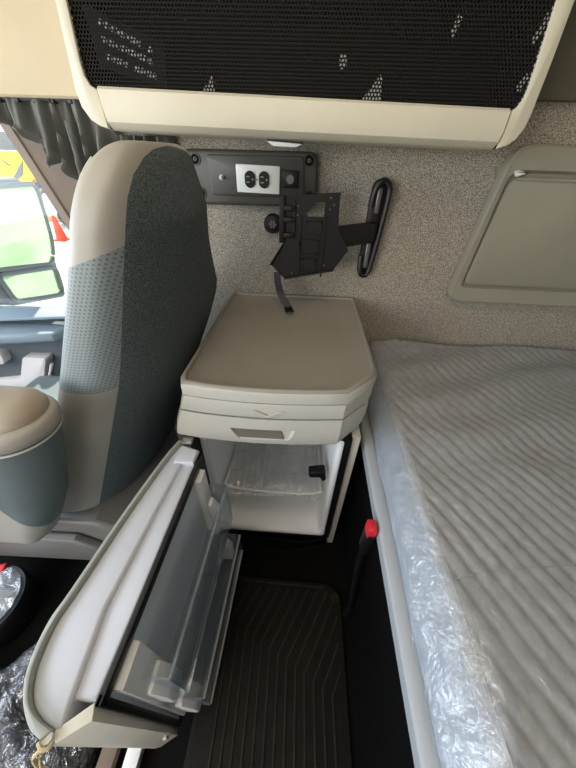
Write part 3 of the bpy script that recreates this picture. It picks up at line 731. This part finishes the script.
# ------------------------------------------------------------------ passenger seat
st = thing('passenger_seat', (-0.6, 0.65, 0.0), 'tall passenger seat with dark cloth back and beige and grey vinyl sides, beside the cabinet', 'seat')
ZT = 1.160
def seat_z(v):
    if v < 0.8: return lerp(0.29, 1.06, v/0.8), 1.0
    a = (v-0.8)/0.2*PI/2
    return 1.06 + (ZT-1.06)*math.sin(a), max(0.0, math.cos(a))
def seat_pt(th, v):
    """th runs round the plan (0 = middle of the rear), v from bottom to top"""
    z, c = seat_z(v)
    y0 = 0.402
    y1 = curve(z, [(0.29, 0.89), (0.84, 0.89), (1.0, 0.80), (1.10, 0.765), (1.2, 0.76)])
    thick = curve(z, [(0.29, 0.235), (0.5, 0.195), (0.78, 0.155), (0.95, 0.115), (1.05, 0.095), (1.17, 0.085)])
    xr = -0.255 - 0.36*(1.05-z) + 0.012 - 0.085*max(0.0, 0.78-z)
    yc, hb = (y0+y1)/2, (y1-y0)/2
    xc, ha = xr - thick/2, thick/2
    if v >= 0.8:
        hb *= 0.30 + 0.70*c**0.75; ha *= 0.25 + 0.75*c**0.75
    n = 3.2
    cx, sy = math.cos(th), math.sin(th)
    x = xc + ha*math.copysign(abs(cx)**(2/n), cx); y = yc - hb*math.copysign(abs(sy)**(2/n), sy)
    if cx > 0:   # padded rear bulge
        x += 0.035*clamp(1-((y-yc)/max(hb, 1e-3))**2)*min(1, (ZT-z)/0.10)
    x += 0.16*(y-0.42)*clamp((1.12-z)/0.25)      # the seat is turned a little on its base
    return Vector((x, y, z))
def lims(v):
    """edges of the rear cloth: near side and far side, in radians"""
    z = seat_z(v)[0]
    a = curve(z, [(0.29, 54), (1.06, 54), (1.10, 52), (1.125, 47), (1.142, 36), (1.151, 22), (1.156, 0)])
    b = curve(z, [(0.29, 75), (1.10, 75), (1.135, 55), (1.150, 30), (1.156, 0)])
    return math.radians(a), math.radians(b)
def cloth(u, v):
    v = 0.974*v; a, b = lims(v); return seat_pt(lerp(-b, a, u), v)
bm = grid(BM(), cloth, 90, 160); finish('back_cloth', bm, M['seat_dark'], st, ang=1.5)
def flank(u, v):
    a, b = lims(v); return seat_pt(lerp(a, 2*PI-b, u), v)
def flank_piece(name, m, cuts, cap=False):
    bm = grid(BM(), flank, 120, 170)
    if cap: bm.faces.new([bm.verts.new(flank(i/60, 1.0)) for i in range(60)])
    for co, no in cuts:
        bmesh.ops.bisect_plane(bm, geom=bm.verts[:]+bm.edges[:]+bm.faces[:], plane_co=co, plane_no=no, clear_inner=True)
    bmesh.ops.remove_doubles(bm, verts=bm.verts, dist=0.00005)
    finish(name, bm, m, st, ang=1.5)
n1 = Vector((-0.35, 0, 1)); c1 = (-0.29, 0.40, 1.030); n2 = Vector((0.05, 0, 1)); c2 = (-0.4, 0.4, 0.778)
flank_piece('top_bolster', M['seat_beige'], [(c1, n1)], True)
flank_piece('perforated_bolster', M['perf'], [(c1, -n1), (c2, n2)])
flank_piece('lower_bolster', M['seat_beige'], [(c2, -n2)])
bm = BM()   # piping along the near front edge of the bolsters
tube(bm, [seat_pt(PI-0.80, v/60)+Vector((-0.001, -0.001, 0)) for v in range(41, 56)], 0.003, 6)
finish('piping', bm, M['stitch'], st)
bm = box(BM(), (-1.05, 0.44, 0.30), (-0.55, 0.90, 0.44), 0.05, 4); finish('cushion', bm, M['seat_grey'], st)
bm = prism(BM(), [(-1.0, 0.37, 0.03), (-0.50, 0.37, 0.03), (-0.44, 0.37, 0.10), (-0.47, 0.37, 0.24), (-0.56, 0.37, 0.305), (-1.0, 0.37, 0.30)], (0, 0.54, 0), 0.02, 3); finish('seat_base', bm, M['shield'], st)
bm = BM(); prism(bm, [(-0.95, 0.34, 0.10), (-0.60, 0.34, 0.12), (-0.56, 0.34, 0.20), (-0.62, 0.34, 0.255), (-0.95, 0.34, 0.24)], (0, 0.03, 0), 0.01, 3); finish('side_shield', bm, M['shield'], st)
# armrest, its rounded rear end towards the camera: level sections stacked downwards
def stadium(xe, yc, w, xf=-0.98, n=18):
    """blunt-ended plan: half ellipse at the rear end, straight flanks running forward"""
    e = w*1.05
    pts = [(xe-e+e*math.cos(t), yc+w*math.sin(t)) for t in [(-PI/2)+PI*k/n for k in range(n+1)]]
    for k in range(1, 11): pts.append((lerp(xe-e, xf, k/10), yc+w))
    for k in range(0, 11): pts.append((lerp(xf, xe-e, k/10), yc-w))
    return pts[:-1]
def stack(levels):
    bm = BM(); rings = [[bm.verts.new(p) for p in xy(stadium(xe, yc, w), z)] for z, xe, yc, w in levels]
    n = len(rings[0])
    for A, B in zip(rings, rings[1:]):
        for i in range(n): bm.faces.new((A[i], A[(i+1) % n], B[(i+1) % n], B[i]))
    bm.faces.new(rings[0]); bm.faces.new(rings[-1][::-1])
    return bm
ax = lambda z: curve(z, [(0.34, -0.66), (0.36, -0.622), (0.40, -0.585), (0.46, -0.548), (0.55, -0.496), (0.65, -0.457), (0.74, -0.424), (0.80, -0.409)])
aw = lambda z: curve(z, [(0.34, 0.020), (0.36, 0.034), (0.40, 0.046), (0.46, 0.054), (0.55, 0.060), (0.65, 0.062), (0.80, 0.060)])
lev = [(z, ax(z), 0.322, aw(z)) for z in [0.34, 0.345, 0.352, 0.36, 0.37, 0.385, 0.40, 0.42, 0.44]+[0.46+0.0165*k for k in range(19)]+[0.768]]
cpl, npl = (-0.560, 0.3, 0.53), Vector((0.97, -0.0, 0.10))
bm = stack(lev); bmesh.ops.bisect_plane(bm, geom=bm.verts[:]+bm.edges[:]+bm.faces[:], plane_co=cpl, plane_no=npl, clear_inner=True)
arm = finish('armrest', bm, M['seat_grey'], st, ang=1.2)
bm = stack(lev); bmesh.ops.bisect_plane(bm, geom=bm.verts[:]+bm.edges[:]+bm.faces[:], plane_co=cpl, plane_no=-npl, clear_inner=True)
finish('underside_shell', bm, M['seat_beige'], arm, ang=1.2)
bm = stack([(0.765, -0.417, 0.322, 0.060), (0.767, -0.412, 0.322, 0.063), (0.778, -0.409, 0.322, 0.065), (0.788, -0.409, 0.322, 0.065), (0.794, -0.412, 0.322, 0.062), (0.796, -0.417, 0.322, 0.057)])
finish('armrest_top', bm, M['seat_beige'], arm, ang=1.2)
bm = stack([(0.794, -0.422, 0.328, 0.050), (0.803, -0.421, 0.328, 0.051), (0.813, -0.426, 0.328, 0.047), (0.820, -0.437, 0.328, 0.038), (0.824, -0.454, 0.328, 0.025)])
for v in bm.verts:   # the pad dips on its near flank
    if v.co.z > 0.797: v.co.z -= 0.012*clamp((0.315-v.co.y)/0.05)*clamp((-0.42-v.co.x)/0.06)
o = finish('elbow_pad', bm, M['pad'], arm, ang=1.2); o['label'] = 'taupe padded elbow rest'
bm = BM()
q = stadium(-0.415, 0.322, 0.0615)[:20]
tube(bm, [(-0.9, 0.322-0.0615, 0.760)]+[(x, y, 0.760) for x, y in q], 0.0022, 6); finish('seam', bm, M['stitch'], arm)

# ------------------------------------------------------------------ floor items
bm = BM()
box(bm, (-0.25, -0.62, 0.0), (0.185, 0.372, 0.008), 0.004)
mto = thing('floor_mat', (0.0, 0.0, 0.0), 'black ribbed rubber floor mat with kinked grooves between fridge door and bed', 'floor mat')
bm = prism(BM(), xy(rounded([(-0.215, -0.60), (0.186, -0.60), (0.186, 0.335), (0.15, 0.362), (-0.215, 0.368)], [0.02, 0.02, 0.03, 0.02, 0.02]), 0.0), (0, 0, 0.008), 0.003); finish('mat_sheet', bm, M['rubber'], mto)
bm = BM()
def ridge(bm, pts, w=0.0028, h=0.0035, z=0.0075):
    for a, b in zip(pts, pts[1:]):
        a, b = Vector(a), Vector(b); t = (b-a).normalized(); nrm = Vector((-t.y, t.x))
        q = [a-nrm*w-t*w*0.4, b-nrm*w+t*w*0.4, b+nrm*w+t*w*0.4, a+nrm*w-t*w*0.4]
        prism(bm, [(p.x, p.y, z) for p in q], (0, 0, h), 0.001, 1)
for k in range(13):
    x = -0.160 + 0.0255*k; y = 0.250-0.0125*k
    yt = 0.338 - 0.004*max(0, k-9)
    xt = x + (yt-y)*0.52
    if xt > 0.172: yt -= (xt-0.172)/0.52; xt = 0.172
    ridge(bm, [(x+0.015, -0.58), (x, y), (xt, yt)])
finish('rib', bm, M['rib'], mto)['kind'] = 'stuff'
bm = BM(); tube(bm, [(-0.20, 0.355, 0.008), (0.13, 0.350, 0.008)], 0.003, 6); finish('mat_lip', bm, M['rib'], mto)
bm = lathe(BM(), (0.168, 0.325, 0.008), (0, 0, 1), [(0.013, 0), (0.013, 0.004), (0.008, 0.005), (0.007, 0.001), (0.0001, 0.001)], 20); finish('grommet', bm, M['rib'], mto)

# seat slide rails that show under the fridge door
tr = thing('seat_track', (-0.37, -0.15, 0.0), 'pair of metal floor rails, one pale and one brown grey, under the fridge door', 'seat track')
bm = box(BM(), (-0.352, -0.45, 0.0), (-0.318, 0.05, 0.03), 0.003); o = finish('slide_rail', bm, M['white'], tr); o['label'] = 'pale painted rail'
bm = box(BM(), (-0.412, -0.45, 0.0), (-0.375, 0.08, 0.03), 0.003); finish('slide_rail', bm, M['pillar'], tr)

# plastic wrapped bag at the lower left
bg = thing('wrapped_bag', (-0.6, 0.05, 0.0), 'black bag in crumpled clear packing film on the floor left of the open fridge door', 'wrapped bag')
def bagsurf(dz, f=1.0):
    def g(u, v):
        x = lerp(-1.0, -0.43, u); y = lerp(-0.32, 0.105+0.11*clamp((x+0.73)/0.08), v)
        e = min(1, 6*min(u, 1-u, v, 1-v)); e = e**0.5 if e > 0 else 0
        z = 0.002 + e*(0.10 + dz + f*(0.030*noise.noise(Vector((x*9, y*9, 1.3))) + 0.020*noise.noise(Vector((x*24, y*20, 7))) + 0.012*abs(noise.noise(Vector((x*50, y*44, 2))))))
        return (x, y, max(z, 0.002))
    return g
bm = grid(BM(), bagsurf(0.0), 60, 60); finish('bag_body', bm, M['bundle'], bg, ang=3)
bm = grid(BM(), bagsurf(0.009, 1.35), 90, 90); finish('packing_film', bm, M['wrap'], bg, ang=0.35)
# round wrapped drum
rd_ = thing('wrapped_drum', (-0.865, 0.217, 0.0), 'round black-rimmed drum under clear film, low beside the seat base', 'drum')
bm = lathe(BM(), (-0.865, 0.217, 0.0), (0, 0, 1), [(0.095, 0), (0.102, 0.06), (0.102, 0.10), (0.098, 0.112), (0.088, 0.112), (0.084, 0.095), (0.0001, 0.09)], 40); finish('drum_body', bm, M['black'], rd_)
bm = BM()
def domef(u, v):
    a = 2*PI*u; r = 0.09*v
    return (-0.865+r*math.cos(a), 0.217+r*math.sin(a), 0.118+0.02*(1-v*v)+0.010*noise.noise(Vector((r*math.cos(a)*34, r*math.sin(a)*34, 5)))*v)
grid(bm, domef, 48, 14); bmesh.ops.remove_doubles(bm, verts=bm.verts, dist=0.0002); o = finish('film_cover', bm, film_mat('drum film', body=0.35, body_rgb=(190, 200, 210), gloss=0.2, rough=0.12, bump=0.9, bscale=26, bdist=0.02), rd_, ang=0.4); o['label'] = 'crumpled clear film cover'
bm = prism(BM(), [(-0.915, 0.272, 0.112), (-0.865, 0.292, 0.112), (-0.872, 0.316, 0.112), (-0.922, 0.298, 0.112)], (0, 0, 0.015), 0.003); o = finish('red_tag', bm, M['red'], rd_); o['label'] = 'red tag'

# ------------------------------------------------------------------ bed
bd = thing('bed_base', (0.6, 0.0, 0.0), 'dark bunk base edged with a long light aluminium rail, right of the floor mat', 'bed base')
bm = box(BM(), (0.2145, -0.75, 0.0), (1.045, 0.955, 0.545)); finish('base_box', bm, M['bed_base'], bd)
rp = [(0.186, 0.500), (0.182, 0.505), (0.180, 0.538), (0.183, 0.545), (0.188, 0.547), (0.204, 0.547), (0.209, 0.545), (0.2105, 0.540), (0.2105, 0.500)]
bm = BM()
def railp(y): return [(x + (y+0.75)*0.010, y, z) for x, z in rp]
A = [bm.verts.new(p) for p in railp(-0.75)]; B = [bm.verts.new(p) for p in railp(0.90)]
bm.faces.new(A); bm.faces.new(B[::-1])
for i in range(len(A)): bm.faces.new((A[i], A[(i+1) % len(A)], B[(i+1) % len(A)], B[i]))
finish('bed_rail', bm, M['rail'], bd, ang=0.4)

ma = thing('mattress', (0.62, 0.1, 0.547), 'grey quilted mattress still wrapped in clear plastic film on the bunk', 'mattress')
X0, X1, Y0, Y1 = 0.250, 1.04, -0.72, 0.945
XS = 0.211                                     # foot of the sloping border
def skew(y): return y*0.016
def quilt(x, y):
    """diagonal quilted channels with a slight waver"""
    s = x*0.876 + y*0.48 + 0.006*math.sin(y*11+x*5) + 0.010*noise.noise(Vector((x*5, y*5, 2)))
    a = 0.5+0.5*math.sin(2*PI*s/0.0285)
    k = 0.7+0.6*noise.noise(Vector((x*4, y*4, 5)))
    return -0.0043*k*(1-a)**3 + 0.0012*noise.noise(Vector((x*55, y*30, 3))) + 0.005*noise.noise(Vector((x*6, y*6, 9)))
def mat_top(x, y):
    far = clamp((y-0.86)/0.09); e = clamp((x-X0)/0.028)
    fold = 0.004*math.sin(2*PI*(y*0.95-x*0.33+0.05*noise.noise(Vector((x*3, y*3, 4))))/0.15)*clamp((y-0.30)/0.2)*clamp((x-X0-0.02)/0.08)
    return 0.609 + fold + 0.012*math.sqrt(e*(2-e)) + quilt(x, y)*clamp((x-X0-0.006)/0.02) + 0.008*far*far
def topf(u, v):
    x = lerp(X0, X1, u**1.3); y = lerp(Y0, Y1, v)
    return (x + skew(y), y, mat_top(x, y))
bm = grid(BM(), topf, 220, 330); finish('quilted_top', bm, M['mattress'], ma, ang=3)
def side_at(y, t):
    x = lerp(XS, X0, t**1.15) - 0.007*math.sin(PI*t); z = lerp(0.548, 0.609, t**0.9)
    if t < 0.02: x += 0.004*noise.noise(Vector((y*10, 3, 1)))
    x += 0.004*noise.noise(Vector((y*11, z*22, 1)))*math.sin(PI*t)
    return x, z
def sidef(u, v):
    y = lerp(Y0, Y1, u); x, z = side_at(y, v)
    return (x + skew(y), y, z)
bm = grid(BM(), sidef, 200, 14); box(bm, (X0+0.02, Y0+0.01, 0.547), (X1, Y1, 0.57)); finish('border_band', bm, M['mattress_side'], ma, ang=1)
bm = BM(); tube(bm, [(X0+0.016+skew(y), y, mat_top(X0+0.016, y)-0.0002) for y in [lerp(Y0, Y1, k/60) for k in range(61)]], 0.0012, 6); finish('edge_piping', bm, M['mattress'], ma)
# the film: a wrinkled clear skin over top and edge
def filmf(u, v):
    y = lerp(Y0, Y1, v)
    L1 = 0.085; s = u*(L1+0.78)
    near = clamp((0.26-y)/0.15)                    # a looser, baggier sheet on the near half
    if s < L1:
        t = s/L1; x, z = side_at(y, t)
        b = 0.004 + (0.004+0.007*near)*abs(noise.noise(Vector((y*13, t*2.0, 3)))) + 0.003*noise.noise(Vector((y*34, t*4, 5)))
        x -= b*0.9; z += b*0.45
    else:
        x = X0 + (s-L1); z = mat_top(min(x, X1), y) + 0.0028
        k = math.exp(-((x-X0-0.01)/0.03)**2)
        z += (0.012*k*(0.3+near)+0.0012)*max(0, noise.noise(Vector((x*30, y*17, 8))) + 0.25)
    return (x + skew(y), y, z)
bm = grid(BM(), filmf, 130, 240); finish('plastic_cover', bm, M['film'], ma, ang=3)
bm = BM()
def foldline(u):
    x = lerp(X0+0.002, 1.03, u); y = 0.178 + 0.19*(x-0.23) + 0.004*math.sin(u*14)
    return Vector((x + skew(y), y, mat_top(x, y)+0.0045))
tube(bm, [foldline(k/60) for k in range(61)], 0.0008, 5); finish('film_seam', bm, M['bag'], ma)
# crumpled film tuft at the head end
bm = BM()
def tuft(u, v):
    x = lerp(0.29, 0.42, u)
    return (x, 0.925+0.02*v, 0.612+0.05*math.sin(PI*u)*v*0.5+0.015*noise.noise(Vector((u*6, v*4, 2))))
grid(bm, tuft, 16, 8); finish('film_corner', bm, M['bag'], ma, ang=0.4)

# seat-belt buckle hanging at the bed's face
bk = thing('belt_buckle', (0.195, 0.31, 0.42), 'black belt buckle with red button hanging against the bed base', 'belt buckle')
bm = box(BM(), (0.169, 0.288, 0.435), (0.186, 0.320, 0.525), 0.005, 2); hb_ = finish('buckle_body', bm, M['black'], bk)
bm = box(BM(), (0.168, 0.2905, 0.512), (0.1865, 0.3175, 0.546), 0.003, 2); o = finish('release_button', bm, M['red'], bk); o['label'] = 'red release button'
bm = BM(); tube(bm, smoothpts([(0.178, 0.304, 0.44), (0.180, 0.30, 0.36), (0.188, 0.29, 0.24), (0.196, 0.28, 0.12), (0.197, 0.28, 0.01)], 6), 0.008, 8); finish('buckle_strap', bm, M['black'], bk)

# ------------------------------------------------------------------ outside: yard and vehicles
GZ = -1.25
bm = box(BM(), (-60, -40, GZ-0.2), (40, 60, GZ)); struct('ground', bm, M['ground'])

mi = thing('side_mirror', (-1.2, 1.35, 0.55), 'tall wing mirror with green reflection and small convex mirror below, outside the passenger window', 'mirror')
def yz(pts, x): return [(x, p[0], p[1]) for p in pts]
shell = rounded([(1.06, 1.05), (1.455, 1.045), (1.455, 0.80), (1.395, 0.54), (1.09, 0.615), (1.06, 0.80)], [0.05, 0.05, 0.05, 0.05, 0.04, 0.04])
bm = prism(BM(), yz(shell, -1.34), (0.13, 0, 0), 0.02, 3); finish('mirror_housing', bm, M['mirror_shell'], mi)
g1 = rounded([(1.075, 1.030), (1.435, 1.025), (1.44, 0.80), (1.405, 0.705), (1.10, 0.765), (1.075, 0.80)], 0.04)
tilt = lambda q: [(-1.209+0.17*(z-0.72), y, z) for y, z in q]
bm = prism(BM(), tilt(g1), (0.004, 0, 0), 0.001); finish('main_glass', bm, M['mirror'], mi)
g2 = rounded([(1.10, 0.745), (1.40, 0.688), (1.375, 0.560), (1.115, 0.628)], 0.03)
bm = prism(BM(), yz(g2, -1.209), (0.005, 0, 0), 0.002); finish('convex_glass', bm, M['mirror'], mi)
for g in (g1, g2):
    bm = tube(BM(), (tilt(list(g)+[g[0], g[1]]) if g is g1 else yz(list(g)+[g[0], g[1]], -1.204)), 0.010, 6, cap=False); finish('glass_bezel', bm, M['mirror_shell'], mi)
for P in ([(-1.27, 1.08, 0.70), (-1.27, 1.075, 0.60), (-1.3, 1.075, 0.42)], [(-1.28, 1.08, 0.98), (-1.3, 1.075, 1.10)]):
    bm = tube(BM(), P, 0.02, 10); finish('mirror_arm', bm, M['mirror_shell'], mi)

def wheel(bm_t, bm_r, c, r, w=0.28):
    lathe(bm_t, c, (0, -1, 0), [(r*0.6, 0), (r*0.93, 0.0), (r, 0.04), (r, w-0.04), (r*0.93, w), (r*0.62, w), (r*0.58, w-0.05)], 32)
    lathe(bm_r, (c[0], c[1]-w+0.05, c[2]), (0, -1, 0), [(r*0.6, -0.02), (r*0.6, 0.03), (r*0.52, 0.035), (r*0.40, -0.01), (r*0.25, 0.0), (r*0.2, 0.06), (0.01, 0.07)], 28)
yt = thing('yellow_truck', (-14.5, 15.6, GZ), 'bright yellow lorry parked across the yard, seen through the passenger window', 'truck')
bm = BM()
# hood and fender in profile with wheel arch, extruded across the truck
arch = [(-11.87+0.66*math.cos(a), -0.62+0.66*math.sin(a)) for a in [PI*k/14 for k in range(15)]]
hood = [(-10.95, -0.75)] + [(-11.10, -0.30)] + [(-11.25, 0.30), (-12.0, 0.72), (-13.4, 0.80), (-14.3, 0.70), (-15.0, 0.35), (-15.3, -0.1), (-15.4, -0.85), (-12.55, -0.85)] + arch[::-1]
hood2 = [(-10.9, 0.75), (-12.0, 0.95), (-13.6, 0.95), (-14.9, 0.62), (-15.6, 0.1), (-15.7, -0.85), (-12.6, -0.85)] + arch[::-1] + [(-10.9, -0.62)]
prism(bm, xz(hood2, 15.05), (0, 2.2, 0), 0.06, 2)
finish('hood_body', bm, M['yellow'], yt, ang=0.5)
for q, nm in (([(-13.05, -0.02), (-12.45, 0.48), (-12.25, 0.62), (-12.55, 0.12), (-12.9, -0.05)], 'headlight'), ([(-13.25, 0.75), (-13.0, 0.45), (-12.85, 0.42), (-13.05, 0.58)], 'hood_vent'), ([(-12.9, -0.42), (-12.55, -0.22), (-12.6, -0.34)], 'hood_vent')):
    bm = prism(BM(), xz(q, 15.0), (0, 0.08, 0), 0.01); finish(nm, bm, M['dark_glass'], yt)
bt, br = BM(), BM(); wheel(bt, br, (-11.87, 15.3, -0.66), 0.56); wh = finish('wheel', bt, M['tyre'], yt); finish('wheel_rim', br, M['rim'], wh)
bm = BM(); prism(bm, xz([(-10.9, 0.7), (-10.9, 1.9), (-9.4, 2.2), (-8.8, 2.2), (-8.8, -0.6), (-10.9, -0.6)], 15.1), (0, 2.1, 0), 0.05, 2); finish('cab_body', bm, M['whitepaint'], yt)

sv = thing('silver_car', (-9.0, 12.2, GZ), 'silver car half hidden by the pillar, parked in front of the yellow lorry', 'car')
bm = BM()
body = [(-9.72, -0.95), (-9.78, -0.45), (-9.6, -0.2), (-8.9, -0.05), (-8.3, 0.35), (-7.0, 0.40), (-6.2, 0.0), (-5.6, -0.1), (-5.5, -0.95)]
prism(bm, xz(body, 12.0), (0, 1.6, 0), 0.06, 2); finish('car_body', bm, M['silver'], sv, ang=0.5)
bm = BM(); prism(bm, xz([(-8.75, -0.05), (-8.25, 0.28), (-7.05, 0.32), (-6.4, 0.0)], 11.98), (0, 0.05, 0), 0.01); finish('car_window', bm, M['dark_glass'], sv)
for cx in (-9.0, -6.3):
    bt, br = BM(), BM(); wheel(bt, br, (cx, 12.15, -0.92), 0.33, 0.2); wh = finish('wheel', bt, M['tyre'], sv); finish('wheel_rim', br, M['rim'], wh)
bm = BM(); box(bm, (-9.8, 12.2, -0.85), (-9.72, 13.4, -0.68), 0.02); finish('bumper', bm, M['dark_glass'], sv)
cn = thing('traffic_cone', (-7.93, 10.0, GZ), 'orange traffic cone standing on the pale yard', 'traffic cone')
bm = lathe(BM(), (-7.93, 10.0, GZ), (0, 0, 1), [(0.17, 0.03), (0.16, 0.05), (0.045, 0.70), (0.03, 0.71)], 20); finish('cone_body', bm, M['cone'], cn)
bm = box(BM(), (-8.13, 9.8, GZ), (-7.73, 10.2, GZ+0.04), 0.01); finish('cone_base', bm, M['cone'], cn)
bm = prism(BM(), [(-10.75, 12.9, GZ), (-9.75, 12.9, GZ), (-9.9, 12.9, GZ+0.42), (-10.55, 12.9, GZ+0.42)], (0, 0.3, 0), 0.03); o = finish('road_barrier', bm, M['orange'], None, origin=(-10.3, 13.0, GZ)); tag(o, 'low pale orange barrier on the yard by the lorry wheel', 'barrier')
bv = thing('white_van', (-22, 24, GZ), 'white van far off behind the yellow lorry', 'van')
bm = prism(BM(), xz([(-27, -0.8), (-27, 1.6), (-26, 2.2), (-19.0, 2.2), (-18.2, 1.0), (-17.6, 0.6), (-17.5, -0.8)], 23), (0, 2, 0), 0.05); finish('van_body', bm, M['whitepaint'], bv, ang=0.5)
bm = prism(BM(), xz([(-20.4, 0.9), (-20.2, 1.8), (-19.1, 1.8), (-18.5, 0.9)], 22.96), (0, 0.05, 0)); finish('van_window', bm, M['dark_glass'], bv)
for cx in (-25.2, -19.2):
    bt, br = BM(), BM(); wheel(bt, br, (cx, 23.1, -0.85), 0.4, 0.2); wh = finish('wheel', bt, M['tyre'], bv); finish('wheel_rim', br, M['rim'], wh)

# ------------------------------------------------------------------ drawer pull recess: cut into the drawer front
me = dr.data; bm = BM(); bm.from_mesh(me)
o_ = BASE[dr.name]
cut = BM()
fy0 = 0.40
A = [cut.verts.new(Vector(p)-o_) for p in xz(ro, 0.425)]; B = [cut.verts.new(Vector(p)-o_) for p in xz(ri, 0.450)]
cut.faces.new(A[::-1]); cut.faces.new(B)
for i in range(4): cut.faces.new((A[i], A[(i+1) % 4], B[(i+1) % 4], B[i]))
bmesh.ops.recalc_face_normals(cut, faces=cut.faces)
cm = bpy.data.meshes.new('recess_cutter'); cut.to_mesh(cm); cut.free(); bm.free()
co = bpy.data.objects.new('recess_cutter', cm); COL.objects.link(co); co.location = o_
md = dr.modifiers.new('recess', 'BOOLEAN'); md.operation = 'DIFFERENCE'; md.object = co; md.solver = 'EXACT'
dg = bpy.context.evaluated_depsgraph_get(); dg.update()
co_inv = dr.matrix_world
# the drawer's world transform comes from its parent, so refresh first
bpy.context.view_layer.update(); dg = bpy.context.evaluated_depsgraph_get()
nm = bpy.data.meshes.new_from_object(dr.evaluated_get(dg))
dr.modifiers.clear(); dr.data = nm
bpy.data.objects.remove(co); bpy.data.meshes.remove(cm)
bm = prism(BM(), xz([(-0.1385, 0.6635), (-0.030, 0.6635), (-0.020, 0.633), (-0.123, 0.632)], 0.4475), (0, 0.0024, 0)); finish('recess_shade', bm, M['shade'], dr)  # dark back face, recess shade painted in

# ------------------------------------------------------------------ light
w = bpy.data.worlds.new('sky'); sc.world = w; w.use_nodes = True
nt = w.node_tree; bgn = nt.nodes['Background']
sky = nt.nodes.new('ShaderNodeTexSky'); sky.sky_type = 'NISHITA'; sky.sun_disc = False; sky.sun_elevation = math.radians(50); sky.sun_rotation = math.radians(200); sky.air_density = 1.0; sky.dust_density = 2.0
nt.links.new(sky.outputs[0], bgn.inputs[0]); bgn.inputs[1].default_value = 0.35
def light(name, kind, loc, aim, energy, col, **k):
    l = bpy.data.lights.new(name, kind); l.energy = energy; l.color = col
    for a, b in k.items(): setattr(l, a, b)
    o = bpy.data.objects.new(name, l); COL.objects.link(o); o.location = loc
    o.rotation_euler = (Vector(aim)-Vector(loc)).to_track_quat('-Z', 'Y').to_euler()
    return o
light('sun', 'SUN', (-5, 3, 10), (-5+0.35, 3-0.45, 9.1), 7.0, (1, 0.96, 0.88), angle=0.01)
light('windscreen_daylight', 'AREA', (-1.70, 0.0, 1.20), (0, 0.1, 0.7), 24, (0.76, 0.88, 1.0), shape='RECTANGLE', size=1.9, size_y=0.9)
light('driver_window_daylight', 'AREA', (-1.25, -1.08, 1.15), (-0.35, 0.5, 1.05), 11, (1.0, 0.97, 0.92), shape='RECTANGLE', size=0.8, size_y=0.7)
light('ceiling_fill', 'AREA', (-0.1, 0.05, 1.93), (-0.1, 0.15, 0.0), 3, (1.0, 0.88, 0.68), shape='DISK', size=0.5)  # unseen warm area light added overhead as fill

# ------------------------------------------------------------------ camera
p, y, r = math.radians(38.3), math.radians(-2), math.radians(2)
f0 = Vector((math.sin(y), math.cos(y), 0)); r0 = Vector((math.cos(y), -math.sin(y), 0)); u0 = Vector((0, 0, 1))
f = f0*math.cos(p) - u0*math.sin(p); u = u0*math.cos(p) + f0*math.sin(p)
r1 = r0*math.cos(r) + u*math.sin(r); u1 = u*math.cos(r) - r0*math.sin(r)
cd_ = bpy.data.cameras.new('camera'); cam = bpy.data.objects.new('camera', cd_); COL.objects.link(cam)
cam.matrix_world = Matrix(((r1.x, u1.x, -f.x, 0), (r1.y, u1.y, -f.y, 0), (r1.z, u1.z, -f.z, 1.15), (0, 0, 0, 1)))
cd_.sensor_fit = 'VERTICAL'; cd_.sensor_height = 24.0; cd_.lens = 290/768*24.0; cd_.clip_start = 0.01
sc.camera = cam
vs = sc.view_settings; vs.view_transform = 'Standard'; vs.look = 'None'; vs.gamma = 1.0; vs.exposure = 0.27; vs.use_curve_mapping = False
